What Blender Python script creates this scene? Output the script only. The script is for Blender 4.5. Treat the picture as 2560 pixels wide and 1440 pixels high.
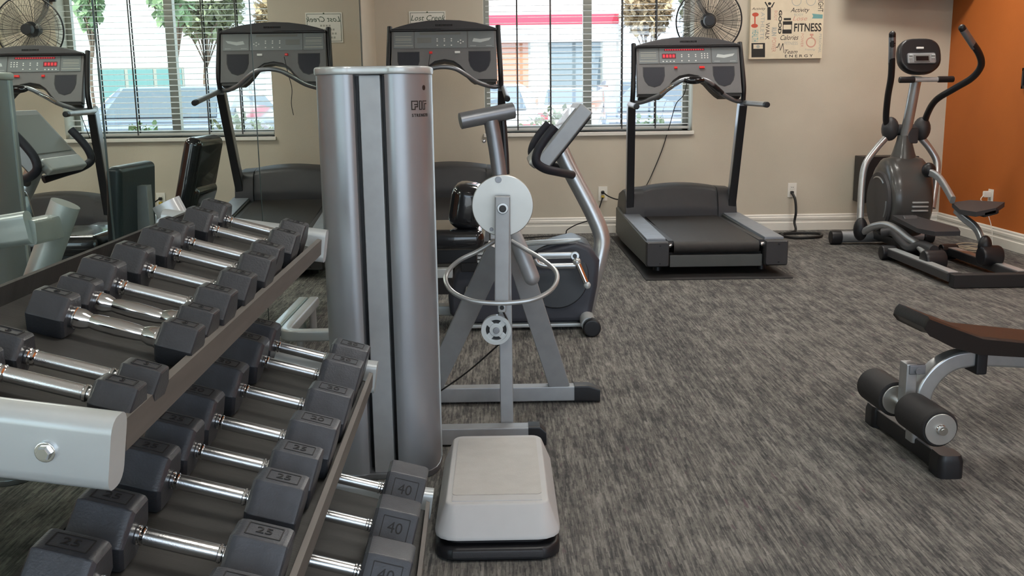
import bpy, bmesh, math, random
from mathutils import Vector, Matrix
random.seed(7)
for o in list(bpy.data.objects):
    bpy.data.objects.remove(o, do_unlink=True)
scene = bpy.context.scene
COL = scene.collection
PI = math.pi

# ------------------------------------------------------------------ camera
FPX = 2450.0
PITCH = math.atan(478 / 2450); YAW = math.radians(0.6); ROLL = math.radians(0.77)
cam_data = bpy.data.cameras.new('camera')
cam_data.sensor_width = 36.0
cam_data.lens = FPX / 2560 * 36.0
cam_data.clip_start = 0.02
cam = bpy.data.objects.new('camera', cam_data)
COL.objects.link(cam)
fw = Vector((math.sin(YAW) * math.cos(PITCH), math.cos(YAW) * math.cos(PITCH), -math.sin(PITCH)))
r0 = Vector((math.cos(YAW), -math.sin(YAW), 0)); u0 = r0.cross(fw)
rt = r0 * math.cos(ROLL) - u0 * math.sin(ROLL); up = u0 * math.cos(ROLL) + r0 * math.sin(ROLL)
mw = Matrix((rt, up, -fw)).transposed().to_4x4(); mw.translation = (0, 0, 1.1)
cam.matrix_world = mw
scene.camera = cam

# ------------------------------------------------------------------ world, sun, exposure
world = bpy.data.worlds.new('world'); scene.world = world
world.use_nodes = True
wn = world.node_tree.nodes; wl = world.node_tree.links
bgn = wn['Background']
sky = wn.new('ShaderNodeTexSky'); sky.sky_type = 'HOSEK_WILKIE'; sky.turbidity = 3.5; sky.ground_albedo = 0.4
sky.sun_direction = (0.35, -0.55, 0.75)
mixw = wn.new('ShaderNodeMixRGB'); mixw.inputs[0].default_value = 0.75
mixw.inputs[2].default_value = (0.72, 0.86, 1.0, 1)
wl.new(sky.outputs[0], mixw.inputs[1]); wl.new(mixw.outputs[0], bgn.inputs[0])
bgn.inputs[1].default_value = 5.2
sun_d = bpy.data.lights.new('sun', 'SUN'); sun_d.energy = 8.0; sun_d.angle = 0.01; sun_d.color = (1, .95, .87)
sun = bpy.data.objects.new('sun', sun_d); COL.objects.link(sun)
sun.rotation_euler = Vector((-0.35, 0.55, -0.75)).to_track_quat('-Z', 'Y').to_euler()
vs = scene.view_settings
vs.view_transform = 'Standard'; vs.look = 'None'; vs.gamma = 1.0; vs.use_curve_mapping = False
vs.exposure = 0.0

# ------------------------------------------------------------------ materials
MATS = {}
def mat(name, col, rough=0.5, metal=0.0, var=0.0, vscale=20.0, bump=0.0, bscale=80.0, spec=0.5, emit=None, estr=0.0,
        stretch=(1, 1, 1), coat=0.0, trans=0.0, alpha=1.0, ior=1.45):
    m = bpy.data.materials.new(name); m.use_nodes = True
    nt = m.node_tree; b = nt.nodes['Principled BSDF']
    b.inputs['Base Color'].default_value = (*col, 1)
    b.inputs['Roughness'].default_value = rough; b.inputs['Metallic'].default_value = metal
    b.inputs['Specular IOR Level'].default_value = spec
    b.inputs['Coat Weight'].default_value = coat; b.inputs['IOR'].default_value = ior
    b.inputs['Transmission Weight'].default_value = trans; b.inputs['Alpha'].default_value = alpha
    if emit:
        b.inputs['Emission Color'].default_value = (*emit, 1); b.inputs['Emission Strength'].default_value = estr
    if var or bump:
        tc = nt.nodes.new('ShaderNodeTexCoord'); mp = nt.nodes.new('ShaderNodeMapping')
        mp.inputs['Scale'].default_value = stretch
        nt.links.new(tc.outputs['Object'], mp.inputs['Vector'])
        if var:
            n = nt.nodes.new('ShaderNodeTexNoise'); n.inputs['Scale'].default_value = vscale; n.inputs['Detail'].default_value = 4
            nt.links.new(mp.outputs[0], n.inputs['Vector'])
            r = nt.nodes.new('ShaderNodeValToRGB')
            r.color_ramp.elements[0].color = (*[max(0, c * (1 - var)) for c in col], 1); r.color_ramp.elements[0].position = .3
            r.color_ramp.elements[1].color = (*[min(1, c * (1 + var)) for c in col], 1); r.color_ramp.elements[1].position = .7
            nt.links.new(n.outputs[0], r.inputs[0]); nt.links.new(r.outputs[0], b.inputs['Base Color'])
        if bump:
            n2 = nt.nodes.new('ShaderNodeTexNoise'); n2.inputs['Scale'].default_value = bscale; n2.inputs['Detail'].default_value = 3
            nt.links.new(mp.outputs[0], n2.inputs['Vector'])
            bp = nt.nodes.new('ShaderNodeBump'); bp.inputs['Strength'].default_value = bump; bp.inputs['Distance'].default_value = .002
            nt.links.new(n2.outputs[0], bp.inputs['Height']); nt.links.new(bp.outputs[0], b.inputs['Normal'])
    MATS[name] = m
    return m
mat('wall_beige', (.55, .495, .40), .75, var=.04, vscale=3, bump=.25, bscale=140)
mat('wall_orange', (.47, .125, .018), .7, var=.06, vscale=2, bump=.25, bscale=140)
mat('trim_white', (.74, .71, .64), .4, var=.02, vscale=10)
mat('ceiling_white', (.75, .73, .70), .8, bump=.2, bscale=60)
mat('mirror', (.77, .86, .80), .0, 1.0)
mat('mirror_edge', (.03, .05, .045), .3)
mat('tower_silver', (.32, .34, .37), .36, .5, var=.03, vscale=8, coat=.15)
mat('silver', (.47, .49, .50), .32, .75, var=.05, vscale=30, coat=.15)
mat('silver_light', (.52, .555, .565), .36, .35, var=.03, vscale=20, coat=.3)
mat('silver_dark', (.24, .25, .27), .38, .7, var=.06, vscale=30)
mat('silver_painted', (.33, .345, .36), .42, .35, var=.05, vscale=25, coat=.1)
mat('chrome', (.82, .83, .84), .10, 1.0, bump=.0)
mat('chrome_knurled', (.80, .81, .82), .23, 1.0, bump=.12, bscale=900)
mat('brushed', (.47, .47, .45), .38, .8, var=.05, vscale=14, stretch=(1, 8, 1))
mat('rubber', (.034, .036, .041), .40, var=.12, vscale=40, bump=.25, bscale=300)
mat('rubber_heavy', (.050, .054, .064), .36, var=.12, vscale=40, bump=.25, bscale=300)
mat('rubber_print', (.012, .012, .013), .6)
mat('tray_black', (.035, .034, .032), .55, var=.2, vscale=9, bump=.2, bscale=60, stretch=(1, 6, 1))
mat('rail_brown', (.13, .12, .11), .5, .3, var=.12, vscale=14, stretch=(4, .5, 4))
mat('black', (.012, .012, .014), .4, var=.1, vscale=20)
mat('black_gloss', (.010, .010, .012), .12, coat=.6)
mat('black_matte', (.018, .017, .018), .7, bump=.3, bscale=400)
mat('vinyl', (.014, .015, .018), .16, bump=.12, bscale=60, coat=.6)
mat('vinyl_teal', (.022, .035, .042), .35, bump=.2, bscale=120)
mat('vinyl_brown', (.016, .013, .012), .34, bump=.2, bscale=120, spec=.3)
mat('navy_grip', (.016, .018, .028), .5, bump=.5, bscale=500)
mat('plastic_dark', (.038, .038, .041), .45, var=.06, vscale=10, bump=.3, bscale=500)
mat('cap_dark', (.045, .044, .048), .5, bump=.2, bscale=500)
mat('plastic_grey', (.150, .149, .152), .42, var=.05, vscale=10, bump=.2, bscale=500)
mat('plastic_green', (.075, .080, .078), .45, var=.05, vscale=10)
mat('shroud_blue', (.050, .053, .068), .38, var=.06, vscale=8, bump=.2, bscale=400)
mat('shroud_grey', (.070, .070, .068), .30, var=.06, vscale=8, coat=.2)
mat('panel_glass', (.19, .21, .22), .3, coat=.4)
mat('panel_print', (.50, .54, .54), .4)
mat('button_white', (.75, .76, .74), .4)
mat('button_red', (.75, .03, .03), .3, coat=.4)
mat('led_red', (.3, .02, .02), .4, emit=(1.0, .06, .09), estr=.7)
mat('led_base', (.16, .05, .06), .25)
mat('led_off', (.20, .205, .20), .15, coat=.5)
mat('belt', (.028, .026, .025), .55, var=.15, vscale=30, bump=.5, bscale=700)
mat('footrail', (.28, .31, .35), .4, .4, bump=.6, bscale=400, var=.08, vscale=15)
mat('post_silver', (.42, .45, .50), .3, .7)
mat('step_grey', (.45, .445, .43), .5, var=.05, vscale=25, bump=.3, bscale=300)
mat('step_grey_side', (.47, .475, .48), .42, var=.03, vscale=15)
mat('paper', (.80, .79, .72), .6)
mat('ink_black', (.02, .018, .016), .6)
mat('ink_green', (.05, .09, .05), .6)
mat('ink_red', (.55, .09, .05), .6)
mat('ink_teal', (.16, .36, .36), .6)
mat('ink_grey', (.42, .42, .37), .6)
mat('ink_pink', (.62, .33, .25), .6)
mat('canvas', (.72, .63, .47), .7, bump=.4, bscale=900, var=.04, vscale=20)
mat('plate_white', (.78, .75, .68), .35)
mat('brass_yellow', (.60, .42, .05), .4)
mat('cord_black', (.010, .010, .010), .5)
mat('cord_beige', (.50, .42, .30), .5)
mat('slat', (.56, .555, .53), .5)
mat('cord_ladder', (.06, .06, .06), .7)
mat('alum_frame', (.36, .35, .30), .4, .3)
mat('fan_blade', (.20, .19, .17), .3, alpha=.55)
mat('asphalt', (.22, .22, .23), .9, var=.15, vscale=3)
mat('concrete', (.55, .53, .50), .9, var=.1, vscale=3)
mat('stucco', (.78, .75, .70), .85, var=.04, vscale=2)
mat('stucco_white', (.82, .82, .82), .85)
mat('red_band', (.72, .05, .09), .5)
mat('door_dark', (.10, .13, .14), .15, coat=.5)
mat('door_rust', (.42, .17, .09), .6)
mat('teal_glass', (.13, .26, .25), .25, coat=.5)
mat('car_white', (.80, .80, .80), .25, coat=.7)
mat('car_blue', (.17, .20, .26), .25, .3, coat=.8)
mat('car_glass', (.07, .09, .11), .1, coat=.5)
mat('tail_red', (.70, .03, .04), .2, coat=.5)
mat('tyre', (.02, .02, .02), .8)
mat('leaf', (.21, .30, .15), .6, var=.4, vscale=4)
mat('leaf_olive', (.28, .30, .17), .6, var=.4, vscale=4)
mat('leaf_orange', (.42, .31, .18), .6, var=.35, vscale=4)
mat('bark', (.16, .11, .08), .9, var=.2, vscale=10)
mat('lamp_white', (.9, .9, .9), .5, emit=(1.0, .96, .885), estr=25.0)

def glass_mat():
    m = bpy.data.materials.new('window_glass'); m.use_nodes = True
    nt = m.node_tree; nt.nodes.clear()
    out = nt.nodes.new('ShaderNodeOutputMaterial'); tr = nt.nodes.new('ShaderNodeBsdfTransparent')
    tr.inputs[0].default_value = (.95, .97, .97, 1)
    gl = nt.nodes.new('ShaderNodeBsdfGlossy'); gl.inputs['Roughness'].default_value = .02
    mx = nt.nodes.new('ShaderNodeMixShader'); mx.inputs[0].default_value = .06
    nt.links.new(tr.outputs[0], mx.inputs[1]); nt.links.new(gl.outputs[0], mx.inputs[2]); nt.links.new(mx.outputs[0], out.inputs[0])
    MATS['window_glass'] = m
glass_mat()

def carpet_mat():
    m = bpy.data.materials.new('carpet'); m.use_nodes = True
    nt = m.node_tree; b = nt.nodes['Principled BSDF']; N = nt.nodes.new; L = nt.links.new
    tc = N('ShaderNodeTexCoord')
    def noise(scale, detail, rough=.6, off=(0, 0, 0)):
        mp = N('ShaderNodeMapping'); mp.inputs['Scale'].default_value = scale; mp.inputs['Location'].default_value = off
        L(tc.outputs['Object'], mp.inputs[0])
        n = N('ShaderNodeTexNoise'); n.inputs['Scale'].default_value = 1; n.inputs['Detail'].default_value = detail
        n.inputs['Roughness'].default_value = rough
        L(mp.outputs[0], n.inputs[0]); return n.outputs[0]
    def math_(op, a, bb):
        k = N('ShaderNodeMath'); k.operation = op
        for i, v in ((0, a), (1, bb)):
            if isinstance(v, (int, float)): k.inputs[i].default_value = v
            else: L(v, k.inputs[i])
        return k.outputs[0]
    sep = N('ShaderNodeSeparateXYZ'); L(tc.outputs['Object'], sep.inputs[0])
    def strips(nx, ny, seed):
        """woven yarn strips: columns nx per metre, each cut into random-length runs along y"""
        cx = math_('FLOOR', math_('MULTIPLY', sep.outputs[0], nx), 0)
        w1 = N('ShaderNodeTexWhiteNoise'); w1.noise_dimensions = '2D'; c1 = N('ShaderNodeCombineXYZ')
        L(cx, c1.inputs[0]); c1.inputs[1].default_value = seed; L(c1.outputs[0], w1.inputs['Vector'])
        yy = math_('ADD', math_('MULTIPLY', sep.outputs[1], ny), math_('MULTIPLY', w1.outputs['Value'], 37.0))
        w2 = N('ShaderNodeTexWhiteNoise'); w2.noise_dimensions = '2D'; c2 = N('ShaderNodeCombineXYZ')
        L(cx, c2.inputs[0]); L(math_('FLOOR', yy, 0), c2.inputs[1]); L(c2.outputs[0], w2.inputs['Vector'])
        return w2.outputs['Value']
    k1 = strips(150, 9, 3.0); k2 = strips(320, 30, 8.0); k3 = strips(62, 6, 5.0)
    s2 = noise((240, 40, 1), 2, .6, (3, 1, 0))
    s3 = noise((15, 6, 1), 5, .72, (7, 2, 0))
    s4 = noise((3.2, 1.3, 1), 2, .5, (1, 9, 0))
    v = math_('ADD', math_('ADD', math_('ADD', math_('MULTIPLY', k1, .12), math_('MULTIPLY', k2, .11)), math_('MULTIPLY', k3, .05)),
              math_('ADD', math_('ADD', math_('MULTIPLY', s3, .44), math_('MULTIPLY', s2, .12)), math_('MULTIPLY', s4, .13)))
    r = N('ShaderNodeValToRGB'); cr = r.color_ramp
    cr.elements[0].position = .37; cr.elements[0].color = (.062, .062, .063, 1)
    cr.elements[1].position = .65; cr.elements[1].color = (.270, .262, .244, 1)
    e = cr.elements.new(.46); e.color = (.112, .110, .106, 1)
    e = cr.elements.new(.53); e.color = (.170, .164, .153, 1)
    L(v, r.inputs[0])
    # faint wine-coloured threads
    w = noise((60, 9, 1), 2, .5, (11, 4, 0)); wr = N('ShaderNodeValToRGB')
    wr.color_ramp.elements[0].position = .66; wr.color_ramp.elements[0].color = (0, 0, 0, 1)
    wr.color_ramp.elements[1].position = .74; wr.color_ramp.elements[1].color = (.5, .5, .5, 1)
    L(w, wr.inputs[0])
    mx = N('ShaderNodeMixRGB'); mx.inputs[2].default_value = (.13, .085, .10, 1)
    L(wr.outputs[0], mx.inputs[0]); L(r.outputs[0], mx.inputs[1])
    L(mx.outputs[0], b.inputs['Base Color']); b.inputs['Roughness'].default_value = .95
    b.inputs['Specular IOR Level'].default_value = .1
    bp = N('ShaderNodeBump'); bp.inputs['Strength'].default_value = .35; bp.inputs['Distance'].default_value = .004
    L(s2, bp.inputs['Height']); L(bp.outputs[0], b.inputs['Normal'])
    MATS['carpet'] = m
carpet_mat()

# ------------------------------------------------------------------ mesh helpers
def V(*a): return Vector(a[0]) if len(a) == 1 else Vector(a)
def NB(): return bmesh.new()
def merge(bm, tmp):
    me = bpy.data.meshes.new('tmp'); tmp.to_mesh(me); tmp.free(); bm.from_mesh(me); bpy.data.meshes.remove(me)
def box(bm, c, s, rot=None, bev=0.0, seg=2, taper=None):
    t = bmesh.new(); bmesh.ops.create_cube(t, size=1)
    for v in t.verts:
        if taper and v.co.z > 0: v.co.x *= taper[0]; v.co.y *= taper[1]
        v.co = Vector((v.co.x * s[0], v.co.y * s[1], v.co.z * s[2]))
    if bev: bmesh.ops.bevel(t, geom=t.edges[:], offset=bev, segments=seg, profile=.5, affect='EDGES')
    M = Matrix.Translation(V(c)) @ (rot.to_4x4() if rot is not None else Matrix())
    bmesh.ops.transform(t, matrix=M, verts=t.verts); merge(bm, t); return bm
def bb(bm, x0, x1, y0, y1, z0, z1, bev=0.0, seg=2):
    return box(bm, ((x0 + x1) / 2, (y0 + y1) / 2, (z0 + z1) / 2), (abs(x1 - x0), abs(y1 - y0), abs(z1 - z0)), None, bev, seg)
def frame_of(d, upv=None):
    d = d.normalized(); a = upv if upv is not None else (Vector((0, 0, 1)) if abs(d.z) < .9 else Vector((0, 1, 0)))
    x = a.cross(d)
    if x.length < 1e-5: x = Vector((1, 0, 0)).cross(d)
    x.normalize(); y = d.cross(x); return x, y
def lathe(bm, p0, p1, prof, seg=20):
    """prof: list of (t along p0->p1 in metres, radius)"""
    p0 = V(p0); p1 = V(p1); d = (p1 - p0).normalized(); x, y = frame_of(d)
    rings = []
    for t, r in prof:
        c = p0 + d * t
        rings.append([bm.verts.new(c + (x * math.cos(2 * PI * k / seg) + y * math.sin(2 * PI * k / seg)) * max(r, 1e-5)) for k in range(seg)])
    for a, b in zip(rings, rings[1:]):
        for k in range(seg): bm.faces.new((a[k], a[(k + 1) % seg], b[(k + 1) % seg], b[k]))
    bm.faces.new(rings[0][::-1]); bm.faces.new(rings[-1]); return bm
def cyl(bm, p0, p1, r, r2=None, seg=20, bev=0.0):
    p0 = V(p0); p1 = V(p1); L = (p1 - p0).length; r2 = r if r2 is None else r2
    if bev: prof = [(0, r - bev), (bev * .3, r - bev * .3), (bev, r), (L - bev, r2), (L - bev * .3, r2 - bev * .3), (L, r2 - bev)]
    else: prof = [(0, r), (L, r2)]
    return lathe(bm, p0, p1, prof, seg)
def ball(bm, c, r, sx=1, sy=1, sz=1, u=16, v=10, rot=None):
    t = bmesh.new(); bmesh.ops.create_uvsphere(t, u_segments=u, v_segments=v, radius=r)
    M = Matrix.Translation(V(c)) @ (rot.to_4x4() if rot is not None else Matrix()) @ Matrix.Diagonal((sx, sy, sz, 1))
    bmesh.ops.transform(t, matrix=M, verts=t.verts); merge(bm, t); return bm
def spline(pts, sub=6, closed=False):
    P = [V(p) for p in pts]; n = len(P); out = []
    if n < 3: return P
    for i in range(n if closed else n - 1):
        a = P[(i - 1) % n] if (closed or i > 0) else P[0] * 2 - P[1]
        b = P[i]; c = P[(i + 1) % n]
        d = P[(i + 2) % n] if (closed or i + 2 < n) else P[-1] * 2 - P[-2]
        for k in range(sub):
            t = k / sub
            out.append(.5 * (2 * b + (c - a) * t + (2 * a - 5 * b + 4 * c - d) * t * t + (3 * b - a - 3 * c + d) * t ** 3))
    if not closed: out.append(P[-1])
    return out
def sweep(bm, pts, prof, closed=False, upv=None, scales=None):
    """sweep a closed 2D profile (list of (a,b)) along pts"""
    n = len(pts); rings = []; x = None
    for i, p in enumerate(pts):
        d = (pts[(i + 1) % n] - pts[i - 1]) if closed else (pts[min(i + 1, n - 1)] - pts[max(i - 1, 0)])
        d = d.normalized()
        if upv is not None: x, y = frame_of(d, upv)
        elif x is None: x, y = frame_of(d)
        else:
            x = (x - d * x.dot(d)); x = x.normalized() if x.length > 1e-6 else frame_of(d)[0]; y = d.cross(x)
        s = scales[i] if scales else 1
        rings.append([bm.verts.new(p + x * a * s + y * b * s) for a, b in prof])
    m = len(prof)
    for i in range(n if closed else n - 1):
        a = rings[i]; b = rings[(i + 1) % n]
        for k in range(m): bm.faces.new((a[k], a[(k + 1) % m], b[(k + 1) % m], b[k]))
    if not closed: bm.faces.new(rings[0][::-1]); bm.faces.new(rings[-1])
    return bm
def circ(r, seg=12, ry=None): return [(r * math.cos(2 * PI * k / seg), (ry or r) * math.sin(2 * PI * k / seg)) for k in range(seg)]
def rrect(w, h, r, n=3):
    out = []
    for cx, cy, a0 in ((w / 2 - r, h / 2 - r, 0), (-w / 2 + r, h / 2 - r, 90), (-w / 2 + r, -h / 2 + r, 180), (w / 2 - r, -h / 2 + r, 270)):
        for k in range(n + 1):
            a = math.radians(a0 + 90 * k / n); out.append((cx + r * math.cos(a), cy + r * math.sin(a)))
    return out
def tube(bm, pts, r, seg=12, sub=6, closed=False): return sweep(bm, spline(pts, sub, closed), circ(r, seg), closed)
def bar(bm, pts, w, h, r=.004, sub=1, upv=None):
    p = spline(pts, sub) if sub > 1 else [V(q) for q in pts]
    return sweep(bm, p, rrect(w, h, r, 2), False, upv)
def prism(bm, poly, plane, a0, a1, bev=0.0, seg=2):
    t = bmesh.new(); f3 = {'xz': lambda p, a: (p[0], a, p[1]), 'yz': lambda p, a: (a, p[0], p[1]), 'xy': lambda p, a: (p[0], p[1], a)}[plane]
    A = [t.verts.new(f3(p, a0)) for p in poly]; B = [t.verts.new(f3(p, a1)) for p in poly]; n = len(poly)
    fa = t.faces.new(A); fb = t.faces.new(B[::-1])
    for k in range(n): t.faces.new((A[(k + 1) % n], A[k], B[k], B[(k + 1) % n]))
    bmesh.ops.recalc_face_normals(t, faces=t.faces)
    if bev:
        ed = [e for e in t.edges if (fa in e.link_faces) or (fb in e.link_faces)]
        bmesh.ops.bevel(t, geom=ed, offset=bev, segments=seg, profile=.5, affect='EDGES')
    merge(bm, t); return bm
def loft(bm, rings, cap=True):
    R = [[bm.verts.new(p) for p in r] for r in rings]; m = len(R[0])
    for a, b in zip(R, R[1:]):
        for k in range(m): bm.faces.new((a[k], a[(k + 1) % m], b[(k + 1) % m], b[k]))
    if cap: bm.faces.new(R[0][::-1]); bm.faces.new(R[-1])
    return bm
def obj(name, bm, m, parent=None, local=True, smooth=35, recalc=True):
    if recalc: bmesh.ops.recalc_face_normals(bm, faces=bm.faces)
    if parent is not None and not local:
        root = parent
        while root.parent: root = root.parent
        bmesh.ops.transform(bm, matrix=root.matrix_basis.inverted(), verts=bm.verts)
    me = bpy.data.meshes.new(name); bm.to_mesh(me); bm.free()
    if smooth:
        for p in me.polygons: p.use_smooth = True
        me.set_sharp_from_angle(angle=math.radians(smooth))
    me.materials.append(MATS[m])
    o = bpy.data.objects.new(name, me); COL.objects.link(o)
    if smooth: wn_ = o.modifiers.new('weighted_normal', 'WEIGHTED_NORMAL'); wn_.keep_sharp = True
    if parent is not None: o.parent = parent
    return o
def wobj(name, bm, m, parent, **k): return obj(name, bm, m, parent, local=False, **k)
def tag(o, label=None, cat=None, group=None, kind=None):
    if label: o['label'] = label
    if cat: o['category'] = cat
    if group: o['group'] = group
    if kind: o['kind'] = kind
    return o
def thing(name, label, cat, loc=(0, 0, 0), rot=(0, 0, 0), group=None):
    o = bpy.data.objects.new(name, None); COL.objects.link(o); o.empty_display_size = .1
    o.location = loc; o.rotation_euler = rot
    o.matrix_basis = Matrix.Translation(V(loc)) @ Matrix.Rotation(rot[2], 4, 'Z') @ Matrix.Rotation(rot[1], 4, 'Y') @ Matrix.Rotation(rot[0], 4, 'X')
    return tag(o, label, cat, group)
def struct(name, bm, m, **k): return tag(obj(name, bm, m, **k), kind='structure')
def text_bm(s, size, M, shear=0.0, ext=.0004, align='CENTER', spacing=1.0, offset=0.0):
    cu = bpy.data.curves.new('t', 'FONT'); cu.body = s; cu.size = size; cu.shear = shear; cu.extrude = ext
    cu.align_x = align; cu.align_y = 'CENTER'; cu.space_character = spacing; cu.resolution_u = 3; cu.offset = offset
    o = bpy.data.objects.new('t', cu); COL.objects.link(o)
    dg = bpy.context.evaluated_depsgraph_get(); dg.update()
    me = bpy.data.meshes.new_from_object(o.evaluated_get(dg)); bm = NB(); bm.from_mesh(me)
    bpy.data.objects.remove(o); bpy.data.curves.remove(cu); bpy.data.meshes.remove(me)
    if M is not None: bmesh.ops.transform(bm, matrix=M, verts=bm.verts)
    return bm
def basis(o, x, y, z):
    m = Matrix((V(x), V(y), V(z))).transposed().to_4x4(); m.translation = V(o); return m

# ================================================================== ROOM SHELL
XL, XR, YB, YN, ZC = -0.962, 3.58, 7.94, -2.6, 2.6
TH = .26
WX0, WX1, WZ0, WZ1 = -.115, 1.545, .815, 2.08
b = NB(); bb(b, XL - .3, XR + .3, YN - .3, YB + TH, -.1, 0); struct('floor', b, 'carpet')
b = NB(); bb(b, XL - .3, XR + .3, YN - .3, YB + TH, ZC, ZC + .1); struct('ceiling', b, 'ceiling_white')
b = NB()
bb(b, XL - .2, WX0, YB, YB + TH, 0, ZC); bb(b, WX1, XR + .2, YB, YB + TH, 0, ZC)
bb(b, WX0, WX1, YB, YB + TH, 0, WZ0); bb(b, WX0, WX1, YB, YB + TH, WZ1, ZC)
struct('wall_back', b, 'wall_beige')
b = NB(); bb(b, XL - .2, XL, YN, YB, 0, ZC); struct('wall_left', b, 'wall_beige')
b = NB(); bb(b, XR, XR + .2, YN, YB, 0, ZC); struct('wall_right', b, 'wall_orange')
# wall behind the photographer with a wide glazed opening
NX0, NX1, NZ0, NZ1 = -.8, 3.4, .05, 2.45
b = NB()
bb(b, XL - .2, NX0, YN - .2, YN, 0, ZC); bb(b, NX1, XR + .2, YN - .2, YN, 0, ZC)
bb(b, NX0, NX1, YN - .2, YN, 0, NZ0); bb(b, NX0, NX1, YN - .2, YN, NZ1, ZC)
struct('wall_front', b, 'wall_beige')
b = NB(); w = .06
bb(b, NX0, NX1, YN - .14, YN - .06, NZ0, NZ0 + w); bb(b, NX0, NX1, YN - .14, YN - .06, NZ1 - w, NZ1)
for x in (NX0, .4, 1.4, NX1 - w): bb(b, x, x + w, YN - .14, YN - .06, NZ0, NZ1)
struct('window_2', b, 'alum_frame')
# baseboards with ridged profile
prof = [(0, 0), (.022, 0), (.022, .062), (.016, .068), (.016, .082), (.019, .086), (.019, .104), (.012, .112), (.012, .122), (.006, .130), (0, .130)]
b = NB()
A = [b.verts.new((XL, YB - p[0], p[1])) for p in prof]; B2 = [b.verts.new((XR, YB - p[0], p[1])) for p in prof]
for k in range(len(prof)): b.faces.new((A[k], A[(k + 1) % len(prof)], B2[(k + 1) % len(prof)], B2[k]))
struct('baseboard_back', b, 'trim_white', smooth=20)
b = NB()
A = [b.verts.new((XR - p[0], YN, p[1])) for p in prof]; B2 = [b.verts.new((XR - p[0], YB, p[1])) for p in prof]
for k in range(len(prof)): b.faces.new((A[k], A[(k + 1) % len(prof)], B2[(k + 1) % len(prof)], B2[k]))
struct('baseboard_right', b, 'trim_white', smooth=20)

# ------------------------------------------------------------------ window 1 with frame, glass, sill
b = NB(); yf = YB + .20; fwid = .045
bb(b, WX0, WX1, yf, yf + .05, WZ0, WZ0 + fwid); bb(b, WX0, WX1, yf, yf + .05, WZ1 - fwid, WZ1)
bb(b, WX0, WX0 + fwid, yf, yf + .05, WZ0, WZ1); bb(b, WX1 - fwid, WX1, yf, yf + .05, WZ0, WZ1)
win = struct('window_1', b, 'alum_frame')
b = NB(); bb(b, .685, .755, yf - .01, yf + .06, WZ0, WZ1, .003); obj('mullion', b, 'alum_frame', win)
for x0, x1 in ((WX0 + fwid, .685), (.755, WX1 - fwid)):
    b = NB(); bb(b, x0, x1, yf + .022, yf + .028, WZ0 + fwid, WZ1 - fwid); obj('pane', b, 'window_glass', win)
b = NB(); bb(b, WX0 - .012, WX1 + .012, YB - .022, YB + .20, WZ0 - .030, WZ0, .004); obj('sill', b, 'trim_white', win)
# ------------------------------------------------------------------ venetian blind
bl = thing('window_blind', 'white horizontal slat blind hanging open in the window', 'blind', (0.715, YB + .07, WZ0))
z = WZ0 + .055; k = 0
sl_me = None
while z < WZ1 - .06:
    if sl_me is None:
        b = NB(); loft(b, [[(x, -.025, -.0018), (x, -.012, .0018), (x, .012, .0018), (x, .025, -.0018), (x, .012, -.0014), (x, -.012, -.0014)] for x in (-.812, .812)])
        s = obj('slat', b, 'slat', bl); sl_me = s.data
    else:
        s = bpy.data.objects.new('slat', sl_me); COL.objects.link(s); s.parent = bl
    s.location = (0, 0, z - WZ0); s.rotation_euler = (math.radians(7), 0, 0)
    z += .0445
b = NB(); box(b, (0, 0, .026), (1.63, .05, .022), None, .003); obj('bottom_rail', b, 'slat', bl)
b = NB(); box(b, (0, 0, WZ1 - WZ0 - .03), (1.64, .06, .055), None, .003); obj('head_rail', b, 'slat', bl)
for x in (.150, .415, .985, 1.255):
    b = NB()
    for dy in (-.027, .027): bb(b, x - .715 - .0055, x - .715 + .0055, dy - .0007, dy + .0007, .02, WZ1 - WZ0 - .04)
    obj('ladder_cord', b, 'cord_ladder', bl)

# ------------------------------------------------------------------ mirrors along the left wall
for lab, y0, y1 in (('long wall mirror panel beside the far corner, reflecting the treadmills and window', 3.925, 7.03),
                    ('wall mirror panel behind the far half of the dumbbell rack', 2.412, 3.921),
                    ('wall mirror panel behind the near half of the dumbbell rack', .90, 2.408),
                    ('wall mirror panel at the left, closest to the photographer', -.61, .896)):
    t = thing('wall_mirror', lab, 'mirror', (XL, (y0 + y1) / 2, 0), group='mirrors on the left wall')
    b = NB(); bb(b, XL, XL + .006, y0, y1, .0, 2.35); wobj('backing', b, 'mirror_edge', t)
    b = NB(); bb(b, XL + .006, XL + .007, y0 + .002, y1 - .002, .001, 2.348); wobj('mirror_face', b, 'mirror', t, smooth=0)
    b = NB(); bb(b, XL, XL + .0085, y1 - .001, y1 + (.005 if y1 < 7 else .055), .0, 2.35); wobj('edge_strip', b, 'mirror_edge', t)

# ------------------------------------------------------------------ ceiling light panels (above the frame)
for i, (x, y, lab) in enumerate(((.35, 1.1, 'square ceiling light panel above the dumbbell rack'), (2.5, 1.1, 'square ceiling light panel above the bench'),
                                 (.6, 4.3, 'square ceiling light panel above the exercise bike'), (2.6, 4.3, 'square ceiling light panel above the open carpet'),
                                 (.9, 6.9, 'square ceiling light panel above the treadmills'), (2.7, 6.7, 'square ceiling light panel above the elliptical'))):
    t = thing('ceiling_light', lab, 'light', (x, y, ZC), group='ceiling light panels')
    b = NB()
    for sx, sy, w, l in ((0, .3, .64, .04), (0, -.3, .64, .04), (.3, 0, .04, .6), (-.3, 0, .04, .6)): box(b, (sx, sy, -.012), (w, l, .024))
    obj('frame', b, 'trim_white', t)
    b = NB(); box(b, (0, 0, -.010), (.56, .56, .010)); obj('diffuser', b, 'lamp_white', t)

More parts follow.
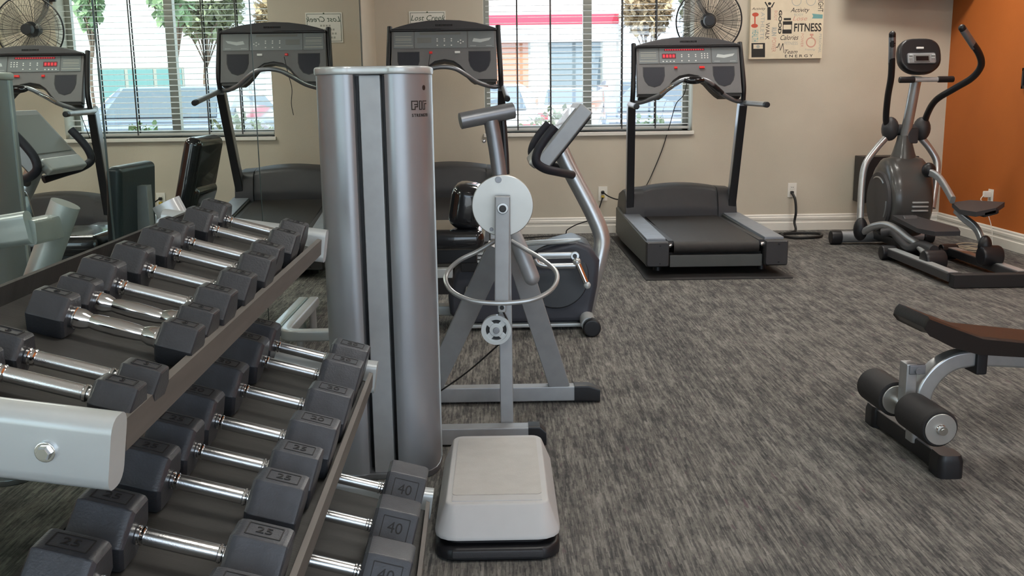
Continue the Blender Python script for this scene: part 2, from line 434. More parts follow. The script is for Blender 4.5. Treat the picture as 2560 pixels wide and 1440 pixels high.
# ================================================================== OUTSIDE
b = NB(); bb(b, -40, 50, YB + TH, 70, -.35, -.15); tag(obj('parking_lot', b, 'asphalt'), kind='structure')
b = NB(); bb(b, -20, 30, YB + TH, 10.6, -.15, -.05); tag(obj('sidewalk', b, 'concrete'), kind='structure')
b = NB(); bb(b, -40, 50, -40, YN - .2, -.35, -.15); tag(obj('rear_pavement', b, 'concrete'), kind='structure')

def building(name, lab, x0, x1, y, h, wallm, band=None, openings=(), group=None):
    t = thing(name, lab, 'building', ((x0 + x1) / 2, y, -.15), group=group)
    b = NB(); bb(b, x0, x1, y, y + 8, -.15, h); wobj('wall', b, wallm, t)
    b = NB(); bb(b, x0 - .15, x1 + .15, y - .25, y + 8.2, h, h + .22, .02); wobj('roof_edge', b, 'trim_white', t)
    if band:
        b = NB(); bb(b, x0 - .05, band[2], y - .35, y + .2, band[0], band[1], .02); wobj('sign_band', b, 'red_band', t)
        b = NB(); bb(b, x0 - .05, band[2], y - .30, y + .2, band[0] - .5, band[0]); wobj('fascia', b, 'stucco_white', t)
    for ox0, ox1, oz0, oz1, m in openings:
        b = NB(); bb(b, ox0, ox1, y - .04, y + .1, oz0, oz1); w = wobj('window', b, 'alum_frame', t)
        n = max(1, int(round((ox1 - ox0) / 1.1))); s = (ox1 - ox0) / n
        for k in range(n):
            b = NB(); bb(b, ox0 + k * s + .06, ox0 + (k + 1) * s - .06, y - .06, y - .03, oz0 + .06, oz1 - .06); wobj('pane', b, m, w)
    return t
building('store_building', 'pale shop building with a red sign band across the parking lot', -7, 3.7, 30, 4.6, 'stucco', (3.17, 3.45, 3.55),
         ((-.2, .95, -.1, 2.85, 'door_rust'), (1.5, 3.1, 1.3, 2.85, 'door_dark'), (-3.5, -1.2, -.1, 2.85, 'door_dark')))
building('office_building', 'white building with teal glass seen to the right through the window', 7.6, 17, 33, 6.0, 'stucco_white', None,
         ((8.4, 11.2, 1.05, 2.2, 'teal_glass'), (12, 15, 1.05, 2.2, 'teal_glass')))

def car(name, lab, x, y, body, wid=1.8):
    t = thing(name, lab, 'car', (x, y, -.15))
    h = wid / 2
    def ring(yy, hw, z0, z1, tw): return [(-hw, yy, z0), (-hw, yy, (z0 + z1) * .55), (-hw * tw, yy, z1), (hw * tw, yy, z1), (hw, yy, (z0 + z1) * .55), (hw, yy, z0)]
    b = NB(); loft(b, [ring(0, h * .94, .38, .95, .93), ring(.12, h, .30, 1.0, .94), ring(2.2, h, .25, .98, .94), ring(4.2, h, .28, .88, .92), ring(4.5, h * .9, .4, .72, .9)])
    obj('body', b, body, t)
    b = NB(); loft(b, [ring(.18, h * .90, .9, 1.02, .98), ring(.75, h * .86, .95, 1.42, .80), ring(2.2, h * .86, .95, 1.45, .80), ring(3.1, h * .90, .9, .98, .96)])
    cb = obj('cabin', b, body, t)
    b = NB(); bm_v = [b.verts.new(p) for p in ((-h * .74, .26, 1.05), (h * .74, .26, 1.05), (h * .62, .72, 1.385), (-h * .62, .72, 1.385))]
    b.faces.new(bm_v); bmesh.ops.translate(b, verts=b.verts, vec=(0, -.035, .02)); obj('rear_window', b, 'car_glass', cb)
    for s in (-1, 1):
        b = NB(); vv = [b.verts.new(p) for p in ((s * (h * .885), .55, 1.05), (s * h * .885, 2.7, 1.02), (s * h * .75, 2.2, 1.38), (s * h * .75, .85, 1.37))]
        b.faces.new(vv); bmesh.ops.translate(b, verts=b.verts, vec=(s * .03, 0, 0)); obj('side_window', b, 'car_glass', cb)
        b = NB(); box(b, (s * h * .78, 0.0, .80), (h * .28, .06, .16), None, .02); obj('tail_light', b, 'tail_red', t)
        for yy in (.75, 3.65):
            b = NB(); cyl(b, (s * (h - .2), yy, .31), (s * (h + .01), yy, .31), .31, seg=20, bev=.04); w = obj('wheel', b, 'tyre', t)
            b = NB(); cyl(b, (s * (h - .05), yy, .31), (s * (h + .02), yy, .31), .19, seg=14, bev=.01); obj('hubcap', b, 'silver', w)
    b = NB(); box(b, (0, -.03, .47), (wid * .93, .14, .18), None, .04); obj('bumper', b, body, t)
    b = NB(); box(b, (0, -.03, .72), (.32, .02, .15), None, .004); obj('number_plate', b, 'plate_white', t)
    return t
car('parked_car', 'white car parked nearest the shop, seen through the left half of the blind', -.28, 13.6, 'car_white')
car('parked_car', 'blue-grey car parked close outside the right half of the window', 2.05, 11.4, 'car_blue')
car('parked_car', 'small white car parked farther back by the shop front', 1.65, 22.5, 'car_white', 1.7)

def foliage_bm(c, rx, ry, rz, n, size, droop=0.0):
    b = NB()
    for _ in range(n):
        while True:
            p = Vector((random.uniform(-1, 1), random.uniform(-1, 1), random.uniform(-1, 1)))
            if .35 < p.length < 1: break
        q = Vector((c[0] + p.x * rx, c[1] + p.y * ry, c[2] + p.z * rz))
        d = Vector((random.gauss(0, 1), random.gauss(0, 1), random.gauss(0, 1) - droop)).normalized()
        x, y = frame_of(d); s = size * random.uniform(.6, 1.3)
        vs_ = [b.verts.new(q), b.verts.new(q + d * s * .5 + x * s * .28), b.verts.new(q + d * s), b.verts.new(q + d * s * .5 - x * s * .28)]
        b.faces.new(vs_)
    return b
def shrub(lab, x, y, rx, ry, h, m='leaf_olive', n=1500):
    t = thing('shrub', lab, 'shrub', (x, y, -.05), group='shrubs under the window')
    b = NB()
    for a in range(5): cyl(b, (x + .05 * math.cos(a), y + .05 * math.sin(a), -.08), (x + rx * .5 * math.cos(a * 1.3), y + ry * .5 * math.sin(a * 1.3), h * .6), .015, .008, 8)
    wobj('stem', b, 'bark', t)
    f = wobj('foliage', foliage_bm((x, y, h * .48), rx, ry, h * .55, n, .08), m, t, smooth=0, recalc=False); f['kind'] = 'stuff'
shrub('olive green shrub outside the middle of the window', .52, 9.25, .44, .35, .94)
shrub('low green shrub outside the right half of the window', 1.40, 9.3, .24, .3, .88, 'leaf')
def tree(lab, x, y, h, r, m, n, droop=0.0, rz=None, size=.28):
    t = thing('tree', lab, 'tree', (x, y, -.15), group='trees across the parking lot')
    b = NB(); tube(b, [(x, y, -.2), (x + .1, y, h * .4), (x - .05, y, h * .75), (x, y, h)], .04, 8)
    for a in range(6): tube(b, [(x, y, h * .55), (x + r * .4 * math.cos(a), y + r * .4 * math.sin(a), h * .8), (x + r * .75 * math.cos(a), y + r * .75 * math.sin(a), h * .85)], .02, 6)
    wobj('trunk', b, 'bark', t)
    f = wobj('crown', foliage_bm((x, y, h), r, r, rz or r * .8, n, size, droop), m, t, smooth=0, recalc=False); f['kind'] = 'stuff'
tree('green tree right of the shop building, behind the fan', 5.9, 27, 3.6, 1.05, 'leaf_olive', 2200)
tree('orange-leaved tree beside the end of the shop building', 4.3, 29, 3.4, .70, 'leaf_orange', 1500)
tree('drooping green tree reflected in the mirror near the window centre', 4.45, 20, 3.45, .50, 'leaf', 700, 2.2, .85, .22)
tree('tall drooping green tree reflected at the left of the mirror', 7.7, 24, 3.9, .36, 'leaf', 500, 2.2, 1.1, .22)
tree('broad green tree rising behind the shop roof', -1.5, 41, 6.6, 3.0, 'leaf_olive', 2200, 0, 1.6, .5)

# ================================================================== DUMBBELL RACK
RY = .022                                              # the rack stands very slightly askew to the wall
TT = math.atan(.28)                                    # tray slope
NEAR, FAR = .955, 2.295
def rk(x, y, z): return (x - (y - 2.25) * RY, y, z)
rack = thing('dumbbell_rack', 'three-tier silver dumbbell rack with dark sloping trays beside the mirror', 'rack', rk(-.48, (NEAR + FAR) / 2, 0))
TIERS = ((-.432, .757), (-.325, .432), (-.198, .100))
cd, sd = math.cos(TT), math.sin(TT)
for ti, (tx, tz) in enumerate(TIERS):
    tl = ('top', 'middle', 'bottom')[ti]; wdt = .275 + .03 * ti
    b = NB()
    def tp(s, hgt): return (tx - s * cd + hgt * sd, tz + s * sd + hgt * cd)
    y0, y1 = NEAR + .02, FAR - .02
    P = [tp(-.002, -.004), tp(wdt, -.004), tp(wdt, 0), tp(-.002, 0)]
    loft(b, [[rk(p[0], y, p[1]) for p in P] for y in (y0, y1)])
    tray = wobj('tray', b, 'tray_black', rack, smooth=0)
    b = NB(); P = [(tx - .001, tz - .014), (tx + .010, tz - .014), (tx + .013, tz + .021), (tx + .004, tz + .024)]
    loft(b, [[rk(p[0], y, p[1]) for p in P] for y in (y0, y1)])
    wobj('front_lip', b, 'rail_brown', tray, smooth=0)
    b = NB(); P = [tp(wdt, -.006), tp(wdt + .006, -.006), tp(wdt + .006, .03), tp(wdt, .03)]
    loft(b, [[rk(p[0], y, p[1]) for p in P] for y in (y0, y1)])
    wobj('back_lip', b, 'tray_black', tray, smooth=0)
    for y in (NEAR - .018, FAR + .018):
        b = NB(); az = tz + .006
        p0 = V(rk(tx + .016, y, az - .006)); p1 = V(rk(tx - .365, y, az + .050))
        sweep(b, [p0, p1], rrect(.042, .078, .016, 4), False, Vector((0, 0, 1)))
        arm = wobj('arm', b, 'silver_light', rack)
        b = NB()
        yy = y - .0215; c = V(rk(tx - .045, yy, az + .003))
        cyl(b, c + V(0, .002, 0), c - V(0, .004, 0), .0105, seg=20, bev=.001)
        lathe(b, c, c - V(0, .010, 0), [(0, .0075), (.007, .0075), (.010, .006)], 6)
        wobj('bolt', b, 'chrome', arm)
for y, ox in ((NEAR - .06, 0), (FAR + .145, -.015)):
    b = NB(); sweep(b, [V(rk(-.812 + ox, y, .855)), V(rk(-.787 + ox, y, .80)), V(rk(-.43 + ox, y, .03))], circ(.036, 20, .030), False, Vector((0, 1, 0)))
    wobj('upright', b, 'silver_light', rack)
    for zz in (.80, .49, .16):
        b = NB(); q = V(rk(-.787 + ox + (.80 - zz) * .464, y, zz)); q2 = V(rk(-.787 + (.80 - zz) * .464, (NEAR - .018 if y < 1.5 else FAR + .018), zz)); bar(b, [q, q2], .05, .06, .01, upv=Vector((0, 0, 1))); wobj('arm_bracket', b, 'silver_light', rack)
    b = NB(); sweep(b, [V(rk(-.50, y, .02)), V(rk(-.215, y, .02))], rrect(.06, .038, .012, 3), False, Vector((0, 0, 1)))
    wobj('foot', b, 'silver_light', rack)

# ------------------------------------------------------------------ hex dumbbells
DB = {}
def dumbbell_parts(key, a, hl, gl, hr, contour, number, m, face_print):
    """a hex side, hl head length, gl grip length, hr grip radius"""
    if key in DB: return DB[key]
    R = a; af = a * math.sqrt(3) / 2; parts = {}
    def hexring(x, sc): return [(x, R * sc * math.cos(k * PI / 3), af + R * sc * math.sin(k * PI / 3)) for k in range(6)]
    for s in (-1, 1):
        b = NB(); x0 = s * gl / 2; x1 = s * (gl / 2 + hl); e = .006
        t = bmesh.new(); loft(t, [hexring(x0, .88), hexring(x0 + s * hl * .07, .98), hexring(x0 + s * hl * .18, 1.0), hexring(x1 - s * hl * .10, 1.0), hexring(x1 - s * hl * .03, .97), hexring(x1, .90)])
        bmesh.ops.recalc_face_normals(t, faces=t.faces)
        ed = [q for q in t.edges if abs((q.verts[0].co - q.verts[1].co).normalized().x) > .8]
        bmesh.ops.bevel(t, geom=ed, offset=a * .05, segments=2, profile=.5, affect='EDGES'); merge(b, t)
        parts['head%d' % s] = b
        # raised frame + number on the top (or front) flat
        c = (s * (gl / 2 + hl * .52), 0, 2 * af)
        if face_print: Mx = Matrix.Translation((0, 0, af)) @ Matrix.Rotation(math.radians(60), 4, 'X') @ Matrix.Translation((0, 0, -af))
        else: Mx = Matrix()
        fw_, fh_ = hl * .60, a * .62; b = NB(); lw = .0018
        for ox, oy, sx, sy in ((0, fh_ / 2, fw_, lw), (0, -fh_ / 2, fw_, lw), (fw_ / 2, 0, lw, fh_), (-fw_ / 2, 0, lw, fh_)):
            box(b, (c[0] + ox, oy, c[2] + .0002), (sx, sy, .0012))
        bmesh.ops.transform(b, matrix=Mx, verts=b.verts); parts['frame%d' % s] = b
        b = text_bm(number, fh_ * .72, Mx @ Matrix.Translation((c[0], 0, c[2] + .0006))); parts['num%d' % s] = b
    b = NB(); L = gl + hl * .5; h2 = gl / 2
    if contour: pr = [(-h2 - .005, hr * 1.35), (-h2 + .014, hr * 1.35), (-h2 + .024, hr * .95), (-h2 * .45, hr * 1.08), (0, hr * 1.18), (h2 * .45, hr * 1.08), (h2 - .024, hr * .95), (h2 - .014, hr * 1.35), (h2 + .005, hr * 1.35)]
    else: pr = [(-h2 - .005, hr * .80), (-h2 + .013, hr * .80), (-h2 + .0131, hr), (h2 - .0131, hr), (h2 - .013, hr * .80), (h2 + .005, hr * .80)]
    lathe(b, (-1, 0, af), (1, 0, af), [(1 + t, r) for t, r in pr], 24); parts['grip'] = b
    for s in (-1, 1):
        b = NB()
        for x in ((.003, .0095) if not contour else (.004,)):
            r = hr * (1.12 if not contour else 1.45)
            lathe(b, (s * (h2 - x) - .0035, 0, af), (s * (h2 - x) + .5, 0, af), [(0, r * .85), (.0015, r), (.0045, r), (.006, r * .85)], 24)
        parts['collar%d' % s] = b
    out = {}
    for k, bm in parts.items():
        bmesh.ops.recalc_face_normals(bm, faces=bm.faces)
        me = bpy.data.meshes.new('dumbbell_' + k.rstrip('-1')); bm.to_mesh(me); bm.free()
        for p in me.polygons: p.use_smooth = True
        me.set_sharp_from_angle(angle=math.radians(25))
        mm = m if k.startswith('head') else ('rubber_print' if k[0] in 'fn' else ('chrome' if k[0] == 'c' or contour else 'chrome_knurled'))
        me.materials.append(MATS[mm]); out[k] = me
    DB[key] = out
    return out
def place_dumbbell(spec, tier, s_mid, y, label, roll=0.0):
    key, a, hl, gl, hr, contour, number, m, fp = spec
    P = dumbbell_parts(*spec)
    tx, tz = TIERS[tier]
    x = tx + s_mid * cd; z = tz - s_mid * sd
    ptx = rk(x, y, z)
    t = thing('hex_dumbbell', label, 'dumbbell', ptx, (0, TT, RY * .5), group=('dumbbells on the top tray', 'dumbbells on the middle tray', 'dumbbells on the bottom tray')[tier])
    def mk(n, me, par):
        o = bpy.data.objects.new(n, me); COL.objects.link(o); o.parent = par
        if n == 'head': wn_ = o.modifiers.new('weighted_normal', 'WEIGHTED_NORMAL'); wn_.keep_sharp = True
        return o
    for s in (-1, 1):
        h = mk('head', P['head%d' % s], t); mk('number_frame', P['frame%d' % s], h); mk('number', P['num%d' % s], h)
        mk('collar', P['collar%d' % s], t)
    mk('grip', P['grip'], t)
TA = ('ta', .0275, .047, .108, .0088, False, '3', 'rubber', False)
TB = ('tb', .0325, .049, .116, .0100, True, '8', 'rubber', False)
TC = ('tc', .0400, .053, .114, .0102, False, '10', 'rubber', False)
TD = ('td', .0420, .056, .116, .0104, False, '12', 'rubber', False)
SA = ('sa', .0530, .078, .124, .0118, False, '25', 'rubber_heavy', False)
SB = ('sb', .0560, .086, .128, .0120, False, '20', 'rubber_heavy', False)
QA = ('qa', .0740, .094, .126, .0125, False, '40', 'rubber_heavy', True)
ordn = ('nearest', 'second', 'third', 'fourth', 'fifth', 'sixth', 'seventh', 'eighth', 'ninth', 'farthest')
TOPD = ((TA, -.095, 1.016), (TA, -.092, 1.084), (TB, -.103, 1.249), (TB, -.108, 1.343), (TC, -.107, 1.420), (TC, -.108, 1.555), (TD, -.112, 1.706), (TD, -.120, 1.823), (TD, -.121, 1.999), (TD, -.128, 2.140))
for i, (sp, s, y) in enumerate(TOPD):
    desc = 'small black dumbbell with thin grip' if sp is TA else ('black dumbbell with flared chrome grip' if sp is TB else 'black hex dumbbell')
    pos = ('%s on the top rack tray' % ordn[i]) if i in (0, 9) else ('%s from near end of the top rack tray' % ordn[i])
    place_dumbbell(sp, 0, s, y, desc + ', ' + pos)
MIDD = ((SA, -.147, 1.090), (SA, -.149, 1.229), (SA, -.159, 1.413), (SA, -.157, 1.540), (SB, -.158, 1.680), (SB, -.157, 1.869), (SB, -.161, 2.081), (SB, -.162, 2.217))
for i, (sp, s, y) in enumerate(MIDD):
    pos = ('nearest on the middle rack tray' if i == 0 else 'farthest on the middle rack tray' if i == 7 else '%s from near end of the middle rack tray' % ordn[i])
    place_dumbbell(sp, 1, s, y, 'black hex dumbbell, ' + pos)
BOTD = ((QA, -.182, 1.775, 'nearest on the bottom rack tray'), (QA, -.182, 1.984, 'middle one of three on the bottom rack tray'), (QA, -.176, 2.193, 'farthest on the bottom rack tray'))
for sp, s, y, pos in BOTD:
    place_dumbbell(sp, 2, s, y, 'large black dumbbell with framed face, ' + pos)

# ================================================================== MULTI-GYM (tower, frame, seat)
gym = thing('multi_gym', 'silver multi-gym weight tower with lever arm, hoop and A-frame legs', 'exercise machine', (-.2, 3.1, 0))
TZ = 1.165
def tower_panel(pts, z0, z1, tdir):
    b = NB(); rings = []
    for z in (z0, z1): rings.append([(x, y, z) for x, y in pts])
    loft(b, rings); return b
# right rounded panel (plan outline)
PR = [(-.3125, 2.745), (-.311, 2.728), (-.300, 2.720), (-.285, 2.718), (-.268, 2.720), (-.250, 2.726), (-.232, 2.736), (-.216, 2.752), (-.204, 2.775), (-.196, 2.81), (-.194, 2.86), (-.194, 2.895), (-.215, 2.895), (-.3125, 2.895)]
PL = [(-.5135 - (x + .194), y) for x, y in PR]
wobj('right_shroud', tower_panel(PR, .012, TZ, 0), 'tower_silver', gym, smooth=30)
wobj('left_shroud', tower_panel(PL, .012, TZ, 0), 'tower_silver', gym, smooth=30)
b = NB(); bb(b, -.3825, -.3235, 2.735, 2.89, .012, TZ - .001, .004); wobj('centre_panel', b, 'silver_painted', gym)
b = NB(); bb(b, -.395, -.312, 2.775, 2.885, .012, TZ - .003); wobj('channel', b, 'black', gym)
capo = [(x, y) for x, y in PR[1:12]] + [(x, y) for x, y in PL[1:12]][::-1]
cx_, cy_ = -.354, 2.86
b = NB(); prism(b, [(cx_ + (x - cx_) * 1.03, cy_ + (y - cy_) * 1.05) for x, y in capo], 'xy', TZ, TZ + .022, .006); wobj('top_cap', b, 'silver_light', gym)
b = NB(); prism(b, [(cx_ + (x - cx_) * 1.02, cy_ + (y - cy_) * 1.03) for x, y in capo], 'xy', 0, .02, .004); wobj('base_plate', b, 'silver_dark', gym)
# edge strips and cap screws
for sx in (-.1925, -.5155):
    b = NB(); bb(b, sx - .002, sx + .002, 2.862, 2.872, .02, TZ); wobj('edge_strip', b, 'silver_light', gym)
def on_panel(u):                       # arc length along the right panel -> plan point, normal
    acc = 0
    P = [Vector((x, y, 0)) for x, y in PR[2:12]]
    for a, c in zip(P, P[1:]):
        l = (c - a).length
        if acc + l >= u: t = (u - acc) / l; d = (c - a).normalized(); return a + (c - a) * t, Vector((d.y, -d.x, 0))
        acc += l
    return P[-1], Vector((1, 0, 0))
def wrap(bm, u0, z0, lift=.0006):
    for v in bm.verts:
        p, n = on_panel(u0 + v.co.x); v.co = p + n * (lift + v.co.z) + Vector((0, 0, z0 + v.co.y))
    return bm
LOGO_U = .062
for nm, rects in (('logo_letter', ((0, 0, .003, .024), (0, .022, .022, .025), (0, 0, .013, .003), (.010, 0, .013, .009), (.010, .007, .022, .010), (.0195, .007, .022, .014), (.009, .013, .022, .016), (.0195, .014, .022, .025))),
                  ('logo_letter', ((.026, 0, .029, .025), (.034, 0, .037, .025), (.026, .0225, .037, .025), (.026, 0, .037, .0025))),
                  ('logo_letter', ((.041, .0, .044, .025), (.050, 0, .053, .018), (.041, .0225, .062, .025), (.041, 0, .053, .0025), (.053, .0155, .062, .018)))):
    b = NB()
    for x0, y0, x1, y1 in rects:
        n = max(2, int((x1 - x0) / .002))
        for k in range(n): bb(b, x0 + (x1 - x0) * k / n, x0 + (x1 - x0) * (k + 1) / n, y0, y1, -.0003, .0003)
    wobj(nm, wrap(b, LOGO_U, 1.068), 'ink_black', gym, smooth=0)
b = text_bm('STRENGTH', .0115, None, ext=.0003, align='LEFT', spacing=1.25, offset=.0003); wobj('logo_text', wrap(b, LOGO_U + .001, 1.053), 'ink_black', gym, smooth=0)
b = NB(); p, n = on_panel(.112); cyl(b, p + V(0, 0, 1.128) - n * .002, p + V(0, 0, 1.128) + n * .001, .007, seg=16); wobj('screw_hole', b, 'black', gym)

# base bars
b = NB(); bar(b, [(-.30, 3.45, .036), (.262, 3.45, .036)], .05, .055, .005, upv=Vector((0, 0, 1))); wobj('base_bar', b, 'silver_painted', gym)
b = NB(); loft(b, [[(x, 3.45 + a, .036 + c * s) for a, c in rrect(.056, .062, .008, 2)] for x, s in ((.258, 1), (.31, 1.0))] + [[(.352, 3.45 + a * .9, .026 + c * .75) for a, c in rrect(.056, .062, .008, 2)]]); wobj('end_cap', b, 'black', gym)
b = NB(); bar(b, [(-.28, 3.015, .034), (.082, 3.015, .034)], .055, .055, .005, upv=Vector((0, 0, 1))); wobj('base_bar', b, 'silver_painted', gym)
b = NB(); loft(b, [[(x, 3.015 + a, .034 + c) for a, c in rrect(.06, .062, .008, 2)] for x in (.078, .115)] + [[(.135, 3.01 + a * .9, .024 + c * .7) for a, c in rrect(.06, .062, .008, 2)]]); wobj('end_cap', b, 'black', gym)
b = NB(); bb(b, -.29, -.24, 2.99, 3.48, .012, .062, .004); wobj('base_bar', b, 'silver_painted', gym)
# fixed post and lever arm
b = NB(); bar(b, [(.010, 3.075, .05), (.010, 3.075, .80)], .042, .05, .004, upv=Vector((0, 1, 0))); wobj('post', b, 'silver_painted', gym)
b = NB(); bar(b, [(-.001, 3.005, .472), (.006, 3.005, .80)], .046, .05, .005, upv=Vector((0, 1, 0))); lev = wobj('lever_arm', b, 'silver_painted', gym)
b = NB(); cyl(b, (.006, 2.985, .766), (.006, 2.974, .766), .017, seg=24, bev=.002); wobj('pivot_ring', b, 'silver', lev)
b = NB(); cyl(b, (.006, 2.974, .766), (.006, 2.968, .766), .011, seg=20, bev=.002); wobj('pivot_bolt', b, 'black', lev)
b = NB(); bb(b, -.014, .012, 2.985, 3.02, .440, .474, .004); wobj('cable_lug', b, 'silver', lev)
b = NB(); cyl(b, (-.001, 2.984, .456), (-.001, 2.980, .456), .007, seg=12); wobj('lug_hole', b, 'black', lev)
# cam disc
b = NB(); cyl(b, (.006, 3.052, .766), (.006, 3.072, .766), .096, seg=56, bev=.003); disc = wobj('cam_disc', b, 'brushed', gym)
for dx, dz, r in ((-.012, .082, .010), (-.036, -.073, .006)):
    b = NB(); cyl(b, (.006 + dx, 3.054, .766 + dz), (.006 + dx, 3.046, .766 + dz), r, seg=16, bev=.001); wobj('bolt', b, 'silver_dark', disc)
# T handle
b = NB(); tube(b, [(-.026, 3.11, 1.028), (-.012, 3.11, .94), (.000, 3.10, .84)], .0235, 20); wobj('handle_post', b, 'silver_dark', gym)
b = NB(); cyl(b, (-.122, 3.09, 1.028), (.046, 3.13, 1.058), .0255, seg=28, bev=.002); th = wobj('t_handle', b, 'silver_dark', gym)
b = NB(); tube(b, [(.012, 3.135, 1.03), (.018, 3.135, .93), (.02, 3.12, .86)], .010, 10); wobj('spring_guide', b, 'black', gym)
b = NB(); ball(b, (-.049, 3.10, .965), .006); wobj('pin', b, 'chrome', gym)
# hoop
HP = [(-.020, 3.10, .640), (-.075, 3.085, .610), (-.135, 3.06, .585), (-.172, 3.02, .555), (-.176, 2.98, .528), (-.150, 2.94, .502), (-.095, 2.912, .482), (-.03, 2.905, .475),
      (.03, 2.905, .475), (.095, 2.912, .482), (.148, 2.94, .502), (.174, 2.98, .528), (.170, 3.02, .555), (.130, 3.06, .585), (.085, 3.085, .610), (.032, 3.10, .640)]
b = NB(); tube(b, [(x, y + .06, z) for x, y, z in HP], .0075, 10, 5); wobj('hoop', b, 'silver', gym)
# pulley
b = NB()
def ringz(y0, y1, ro, ri, c, seg=40):
    rows = []
    for yy, r in ((y0, ri), (y0, ro), (y1, ro), (y1, ri)): rows.append([b.verts.new((c[0] + r * math.cos(2 * PI * k / seg), yy, c[1] + r * math.sin(2 * PI * k / seg))) for k in range(seg)])
    for i in range(4):
        A_, B_ = rows[i], rows[(i + 1) % 4]
        for k in range(seg): b.faces.new((A_[k], A_[(k + 1) % seg], B_[(k + 1) % seg], B_[k]))
pc = (-.020, .377)
ringz(3.012, 3.034, .0475, .037, pc); ringz(3.017, 3.030, .040, .033, pc)
pul = wobj('pulley', b, 'silver_light', gym)
b = NB()
for k in range(4):
    a = PI / 4 + k * PI / 2
    box(b, (pc[0] + .026 * math.cos(a), 3.023, pc[1] + .026 * math.sin(a)), (.032, .010, .020), Matrix.Rotation(-a, 3, 'Y'), .002)
cyl(b, (pc[0], 3.014, pc[1]), (pc[0], 3.032, pc[1]), .022, seg=24, bev=.002)
wobj('spokes', b, 'silver_light', pul)
b = NB(); cyl(b, (pc[0], 3.012, pc[1]), (pc[0], 3.004, pc[1]), .010, seg=20, bev=.002); wobj('hub', b, 'silver_dark', pul)
b = NB(); cyl(b, (pc[0], 3.028, pc[1]), (pc[0], 3.036, pc[1]), .036, seg=30); wobj('back_plate', b, 'black', pul)
b = NB(); tube(b, [(-.004, 3.02, .450), (.022, 3.03, .39)], .003, 8); tube(b, [(.0, 3.04, .335), (-.12, 3.2, .19), (-.245, 3.42, .045)], .003, 8); wobj('cable', b, 'black', gym)
# A-frame legs
for x0, x1 in ((.205, .045), (-.262, -.01)):
    b = NB(); bar(b, [(x0, 3.45, .06), (x1, 3.30, .60)], .074, .04, .004, upv=Vector((0, 1, 0))); wobj('leg', b, 'silver_painted', gym)
b = NB(); tube(b, [(.035, 3.22, .665), (.065, 3.2, .60), (.098, 3.19, .515)], .0265, 18); ball(b, (.099, 3.19, .512), .0265); wobj('lever_sleeve', b, 'silver_painted', gym)
# seat, back pad, thigh pad
b = NB(); box(b, (-.275, 3.62, .600), (.43, .34, .075), None, .03, 4); wobj('seat', b, 'vinyl', gym)
b = NB(); bb(b, -.46, -.09, 3.55, 3.69, .50, .565, .006); bb(b, -.34, -.27, 3.58, 3.66, .05, .51, .006); wobj('seat_frame', b, 'black', gym)
b = NB(); box(b, (-.555, 3.61, .70), (.055, .36, .36), Matrix.Rotation(math.radians(-4), 3, 'Y'), .02, 4); wobj('back_pad', b, 'vinyl_teal', gym)
b = NB(); bar(b, [(-.60, 3.61, .05), (-.60, 3.61, .80)], .05, .05, .004, upv=Vector((0, 1, 0))); bb(b, -.62, -.25, 3.585, 3.635, .02, .07, .004); wobj('back_post', b, 'silver_painted', gym)
b = NB(); box(b, (-.120, 3.56, .715), (.125, .20, .165), Matrix.Rotation(math.radians(10), 3, 'Y'), .045, 4); wobj('thigh_pad', b, 'vinyl', gym)
b = NB(); bb(b, -.55, -.38, 3.9, 3.97, .60, .66, .012); bar(b, [(-.46, 3.93, .03), (-.46, 3.93, .62)], .045, .045, .004, upv=Vector((0, 1, 0))); bb(b, -.5, -.28, 3.6, 3.96, .02, .06, .004); wobj('foot_roller_bracket', b, 'silver_light', gym)
b = NB(); sweep(b, spline([V(-.40, 3.95, .10), V(-.55, 4.04, .115), V(-.70, 4.05, .12), V(-.86, 4.05, .12), V(-.912, 4.072, .12), V(-.929, 4.13, .12), V(-.929, 4.35, .12), V(-.929, 4.75, .12)], 6), rrect(.048, .05, .010, 3), False, Vector((0, 0, 1)))
for q in ((-.86, 4.07), (-.929, 4.70), (-.42, 3.96)): cyl(b, (q[0], q[1], 0), (q[0], q[1], .12), .018, seg=14)
wobj('floor_loop', b, 'silver_light', gym)

# ------------------------------------------------------------------ step platform
st = thing('step_platform', 'grey plastic exercise step with dark base on the carpet before the multi-gym', 'step', (-.02, 2.475, 0))
def rr(cx, cy, w, l, r, z, n=4): return [(cx + x, cy + y, z) for x, y in rrect(w, l, r, n)]
SX = -.02
b = NB(); loft(b, [rr(SX, 2.475, .285, .55, .05, .0), rr(SX, 2.475, .305, .57, .055, .008), rr(SX, 2.475, .305, .57, .055, .030), rr(SX, 2.475, .285, .55, .05, .040)]); wobj('base', b, 'black', st, smooth=50)
b = NB(); bb(b, -.13, .09, 2.186, 2.20, .012, .032, .004); wobj('base_lip', b, 'plastic_dark', st)
b = NB(); loft(b, [rr(SX, 2.48, .268, .53, .045, .036), rr(SX, 2.48, .268, .53, .045, .056)]); wobj('gap_block', b, 'black_matte', st)
b = NB(); loft(b, [rr(SX, 2.475, .272, .54, .045, .050), rr(SX, 2.475, .306, .565, .055, .056), rr(SX, 2.475, .306, .565, .055, .066), rr(SX, 2.477, .255, .490, .026, .128), rr(SX, 2.477, .244, .478, .024, .133)])
wobj('deck', b, 'step_grey_side', st, smooth=40)
b = NB(); loft(b, [rr(SX, 2.49, .222, .41, .012, .131), rr(SX, 2.49, .222, .41, .012, .1345)]); wobj('tread_mat', b, 'step_grey', st)
b = NB(); bb(b, -.13, .09, 2.247, 2.278, .131, .1352, .001); wobj('tread_strip', b, 'step_grey_side', st)

